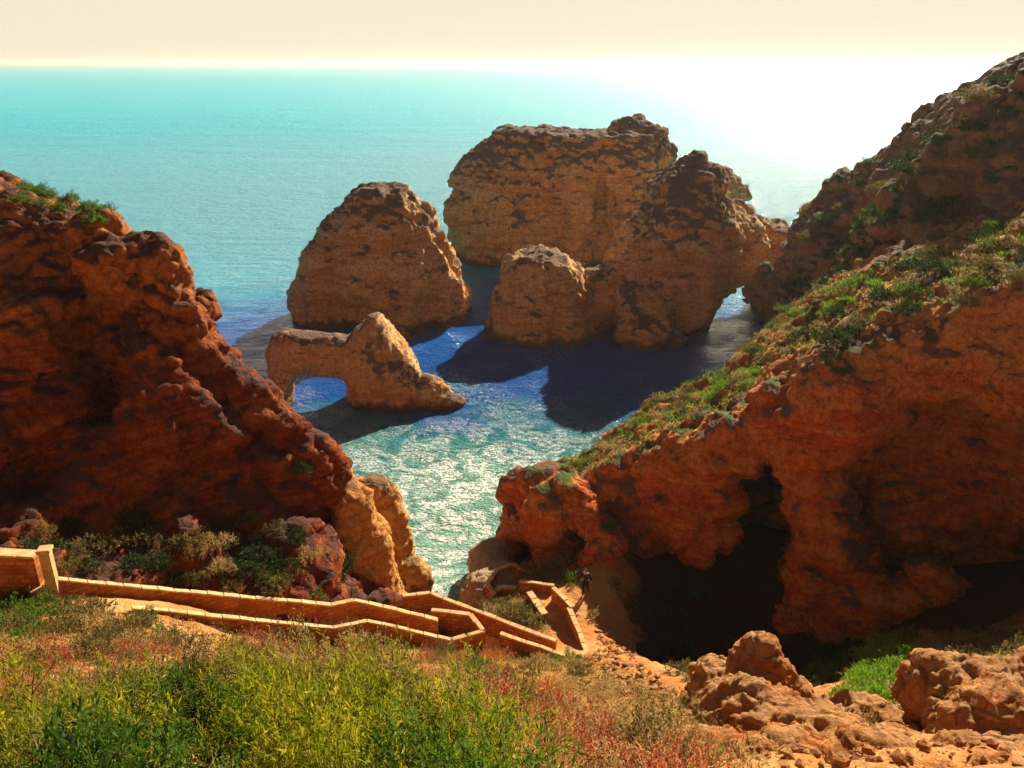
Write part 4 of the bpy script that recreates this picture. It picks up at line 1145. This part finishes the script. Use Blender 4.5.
# ---- grass and ground cover: nobody could count it
def cover(name, key, region, count, per, leaf, wid, mats, weights, seed, label, nz=.2, up=.8, noise_s=2.0, rad=.12):
    v, n, px, py = LAND[key]
    ok = np.nonzero(in_poly(px, py, region) & (n[:, 2] > nz) & (((np.array([0, 0, CAM_Z]) - v) * n).sum(1) > -2))[0]
    if not len(ok): return
    rng = np.random.default_rng(seed)
    # even spread per picture area is not wanted: spread per ground vertex
    ix = rng.choice(ok, count); c = v[ix] + rng.normal(size=(count, 3)) * np.array([.12, .12, .0])
    nn = vnoise(c[:, 0] / noise_s + seed, c[:, 1] / noise_s, c[:, 2] * 0) * .5 + .5 + rng.normal(0, .12, count)
    kind = np.clip((nn * len(mats)).astype(int), 0, len(mats) - 1)
    B = np.repeat(c, per, 0) + rng.normal(size=(count * per, 3)) * np.array([rad, rad, .02])
    D = np.array([0, 0, up]) + rng.normal(size=(count * per, 3)) * .45
    sc = np.repeat(rng.uniform(.6, 1.4, count), per)[:, None]
    V, Q = leaf_quads(B, D, leaf * sc, wid * sc, rng)
    o = mesh_obj(name, V, Q, smooth=False, mats=mats, mat_idx=np.repeat(kind, per))
    put_var(o, np.clip(np.repeat(rng.normal(.5, .2, count), per) + rng.normal(0, .1, count * per), 0, 1))
    tag(o, label, 'grass', None, 'stuff')
cover('grass', 'ground', [(280, 640), (440, 645), (600, 660), (680, 700), (780, 768), (380, 768)], 16000, 9, .14, .014, [M_DRY, M_OLIVE, M_DRY, M_GREEN, M_RED], None, 71, 'dry and green grass covering the slope below the landing', .1, noise_s=1.3)
cover('grass', 'ground', [(-20, 590), (200, 625), (330, 640), (330, 700), (-20, 768)], 9000, 9, .16, .016, [M_DRY, M_OLIVE, M_GREEN, M_RED, M_DRY], None, 72, 'grass on the left bank behind the bushes', .1, noise_s=1.6)
cover('grass', 'ground', [(-20, 700), (300, 640), (420, 700), (420, 768), (-20, 768)], 9000, 9, .15, .016, [M_OLIVE, M_GREEN, M_YELLOW], None, 73, 'grass under the near bushes', .1)
cover('grass', 'ground', [(840, 720), (860, 650), (900, 632), (1024, 632), (1024, 700), (930, 690), (890, 720)], 8000, 8, .2, .03, [M_BRIGHT, M_DRY, M_OLIVE, M_DRY], None, 74, 'green and straw grass in the hollow behind the near rocks', .1, noise_s=4)
cover('grass', 'ground', [(395, 620), (480, 600), (530, 590), (550, 640), (510, 632), (440, 640)], 3000, 8, .16, .03, [M_OLIVE, M_DRY], None, 75, 'scrubby grass on the knoll between the paths', .1)
cover('grass', 'right', [(560, 475), (600, 435), (740, 325), (830, 280), (1024, 215), (1024, 280), (900, 315), (790, 355), (740, 400), (600, 470)], 6500, 8, .22, .05, [M_OLIVE, M_DRY, M_OLIVE, M_BRIGHT, M_DARK, M_OLIVE, M_DRY], None, 76, 'grass and low herbs on the top of the headland', .45, noise_s=5)
cover('grass', 'hill', [(770, 300), (850, 225), (900, 180), (900, 270), (830, 300)], 9000, 7, .35, .1, [M_DARK, M_DARK, M_GREEN], None, 77, 'dark green herbs in the gully of the hill', .2, noise_s=5)

# ------------------------------------------------------------------ the person
def skin_body(name, pts, edges, radii, mat, parent, root=0):
    me = bpy.data.meshes.new(name); me.from_pydata(pts, edges, []); me.update()
    o = bpy.data.objects.new(name, me); COL.objects.link(o); o.parent = parent
    m = o.modifiers.new('skin', 'SKIN'); m.use_smooth_shade = True
    for i, r_ in enumerate(radii): me.skin_vertices[0].data[i].radius = (r_, r_)
    me.skin_vertices[0].data[root].use_root = True
    s_ = o.modifiers.new('sub', 'SUBSURF'); s_.levels = 2; s_.render_levels = 2
    me.materials.append(mat)
    return o
M_SKIN = plain_mat('skin', (.45, .25, .16), .6); M_NAVY = plain_mat('dark_jacket', (.02, .025, .05)); M_TROUS = plain_mat('dark_trousers', (.015, .015, .02)); M_HAIR = plain_mat('dark_hair', (.03, .02, .015)); M_SHOE = plain_mat('shoe_leather', (.03, .025, .02))
pp = at(585, 600, 40.3)
gzp = gz(pp[0], pp[1])
person = empty('person', (float(pp[0]), float(pp[1]), float(gzp[2])), math.radians(160))
tag(person, 'person in dark clothes walking on the sunlit sand, one elbow out', 'person')
J = [(0, 0, .93), (0, .01, 1.12), (0, .02, 1.32), (0, .02, 1.46), (0, .03, 1.53), (0, .04, 1.62), (0, .04, 1.70),
     (.17, .01, 1.42), (.33, -.02, 1.20), (.24, .18, 1.08), (-.17, .01, 1.42), (-.30, -.06, 1.17), (-.33, .08, .95),
     (.09, 0, .88), (.10, .16, .50), (.10, .12, .08), (.11, .26, .04), (-.09, 0, .88), (-.10, -.04, .48), (-.10, -.30, .12), (-.10, -.20, .04)]
E = [(0, 1), (1, 2), (2, 3), (3, 4), (4, 5), (5, 6), (3, 7), (7, 8), (8, 9), (3, 10), (10, 11), (11, 12), (0, 13), (13, 14), (14, 15), (15, 16), (0, 17), (17, 18), (18, 19), (19, 20)]
Rr = [.13, .12, .14, .08, .055, .095, .075, .065, .042, .032, .065, .042, .032, .095, .062, .042, .04, .095, .062, .042, .04]
skin_body('body', J, E, Rr, M_SKIN, person)
sel = [0, 1, 2, 3, 7, 8, 9, 10, 11, 12]; mp = {q: i for i, q in enumerate(sel)}
skin_body('jacket', [(J[q][0], J[q][1], J[q][2] - (.05 if q == 0 else 0)) if q not in (9, 12) else tuple(J[{9: 8, 12: 11}[q]][k] * .2 + J[q][k] * .8 for k in range(3)) for q in sel], [(mp[a], mp[b]) for a, b in E if a in mp and b in mp], [.165, .145, .165, .1, .09, .062, .05, .09, .062, .05], M_NAVY, person)
sel = [0, 13, 14, 15, 17, 18, 19]; mp = {q: i for i, q in enumerate(sel)}
skin_body('trousers', [J[q] for q in sel], [(mp[a], mp[b]) for a, b in E if a in mp and b in mp], [.145, .115, .082, .062, .115, .082, .062], M_TROUS, person)
for a, b in ((15, 16), (19, 20)):
    skin_body('shoe', [J[a], J[b]], [(0, 1)], [.055, .05], M_SHOE, person)
skin_body('hair', [(0, .01, 1.67), (0, .02, 1.735), (0, -.03, 1.65)], [(0, 1), (0, 2)], [.088, .062, .06], M_HAIR, person)
for h_, sgn in ((9, 1), (12, -1)):
    w = J[h_]
    pts = [w, (w[0], w[1] + .05, w[2] - .02)]; ed = [(0, 1)]; ra = [.03, .03]
    for k in range(4):
        b0 = len(pts); off = (k - 1.5) * .02
        pts += [(w[0] + off, w[1] + .09, w[2] - .03), (w[0] + off, w[1] + .12 + .008 * (k in (1, 2)), w[2] - .06)]; ed += [(1, b0), (b0, b0 + 1)]; ra += [.010, .008]
    pts += [(w[0] - sgn * .045, w[1] + .06, w[2] - .03)]; ed += [(0, len(pts) - 1)]; ra += [.010]
    skin_body('hand', pts, ed, ra, M_SKIN, person)

def rubble(region, n, seed, smin_, smax_, label):
    v, nn, px, py = LAND['ground']
    ok = np.nonzero(in_poly(px, py, region) & (nn[:, 2] > .2))[0]
    rng = np.random.default_rng(seed); ix = rng.choice(ok, n)
    ph = (1 + 5 ** .5) / 2
    ico = np.array([(-1, ph, 0), (1, ph, 0), (-1, -ph, 0), (1, -ph, 0), (0, -1, ph), (0, 1, ph), (0, -1, -ph), (0, 1, -ph), (ph, 0, -1), (ph, 0, 1), (-ph, 0, -1), (-ph, 0, 1)]) / 1.9
    F = np.array([(0, 11, 5), (0, 5, 1), (0, 1, 7), (0, 7, 10), (0, 10, 11), (1, 5, 9), (5, 11, 4), (11, 10, 2), (10, 7, 6), (7, 1, 8), (3, 9, 4), (3, 4, 2), (3, 2, 6), (3, 6, 8), (3, 8, 9), (4, 9, 5), (2, 4, 11), (6, 2, 10), (8, 6, 7), (9, 8, 1)])
    c = v[ix] + rng.normal(size=(n, 3)) * np.array([.1, .1, 0]); r = smin_ + (smax_ - smin_) * rng.random(n) ** 3
    V = ico[None] * rng.uniform(.6, 1.3, (n, 12, 1)) * r[:, None, None] * np.array([1, 1, .7]) + c[:, None]
    Q = F[None] + (np.arange(n) * 12)[:, None, None]
    o = mesh_obj('rubble', V.reshape(-1, 3), Q.reshape(-1, 3), ROCK_NEAR, None, False)
    tag(o, label, None, None, 'stuff')
rubble([(560, 690), (700, 690), (860, 720), (1024, 690), (1024, 768), (560, 768)], 5000, 201, .015, .16, 'loose stones on the lower right slope')
rubble([(590, 590), (640, 660), (700, 720), (560, 680), (600, 650)], 1500, 202, .02, .2, 'loose stones on the sand by the landing')
rubble([(-10, 600), (200, 620), (330, 650), (100, 720), (-10, 720)], 2000, 203, .02, .14, 'loose stones on the left bank')

# ------------------------------------------------------------------ sea haze
def haze_box():
    V, Q = box_mesh(-38000, 38000, -400, 39500, -9.5, 48)
    o = mesh_obj('haze', V, Q, None, None, False)
    m = bpy.data.materials.new('haze'); m.use_nodes = True; nt = m.node_tree; nt.nodes.clear()
    out = nt.nodes.new('ShaderNodeOutputMaterial'); v = nt.nodes.new('ShaderNodeVolumePrincipled')
    v.inputs['Color'].default_value = (.96, .88, .78, 1); v.inputs['Density'].default_value = HAZE; v.inputs['Anisotropy'].default_value = .45
    nt.links.new(v.outputs[0], out.inputs['Volume']); o.data.materials.append(m)
    tag(o, kind='stuff')
HAZE = 0.00012
haze_box()
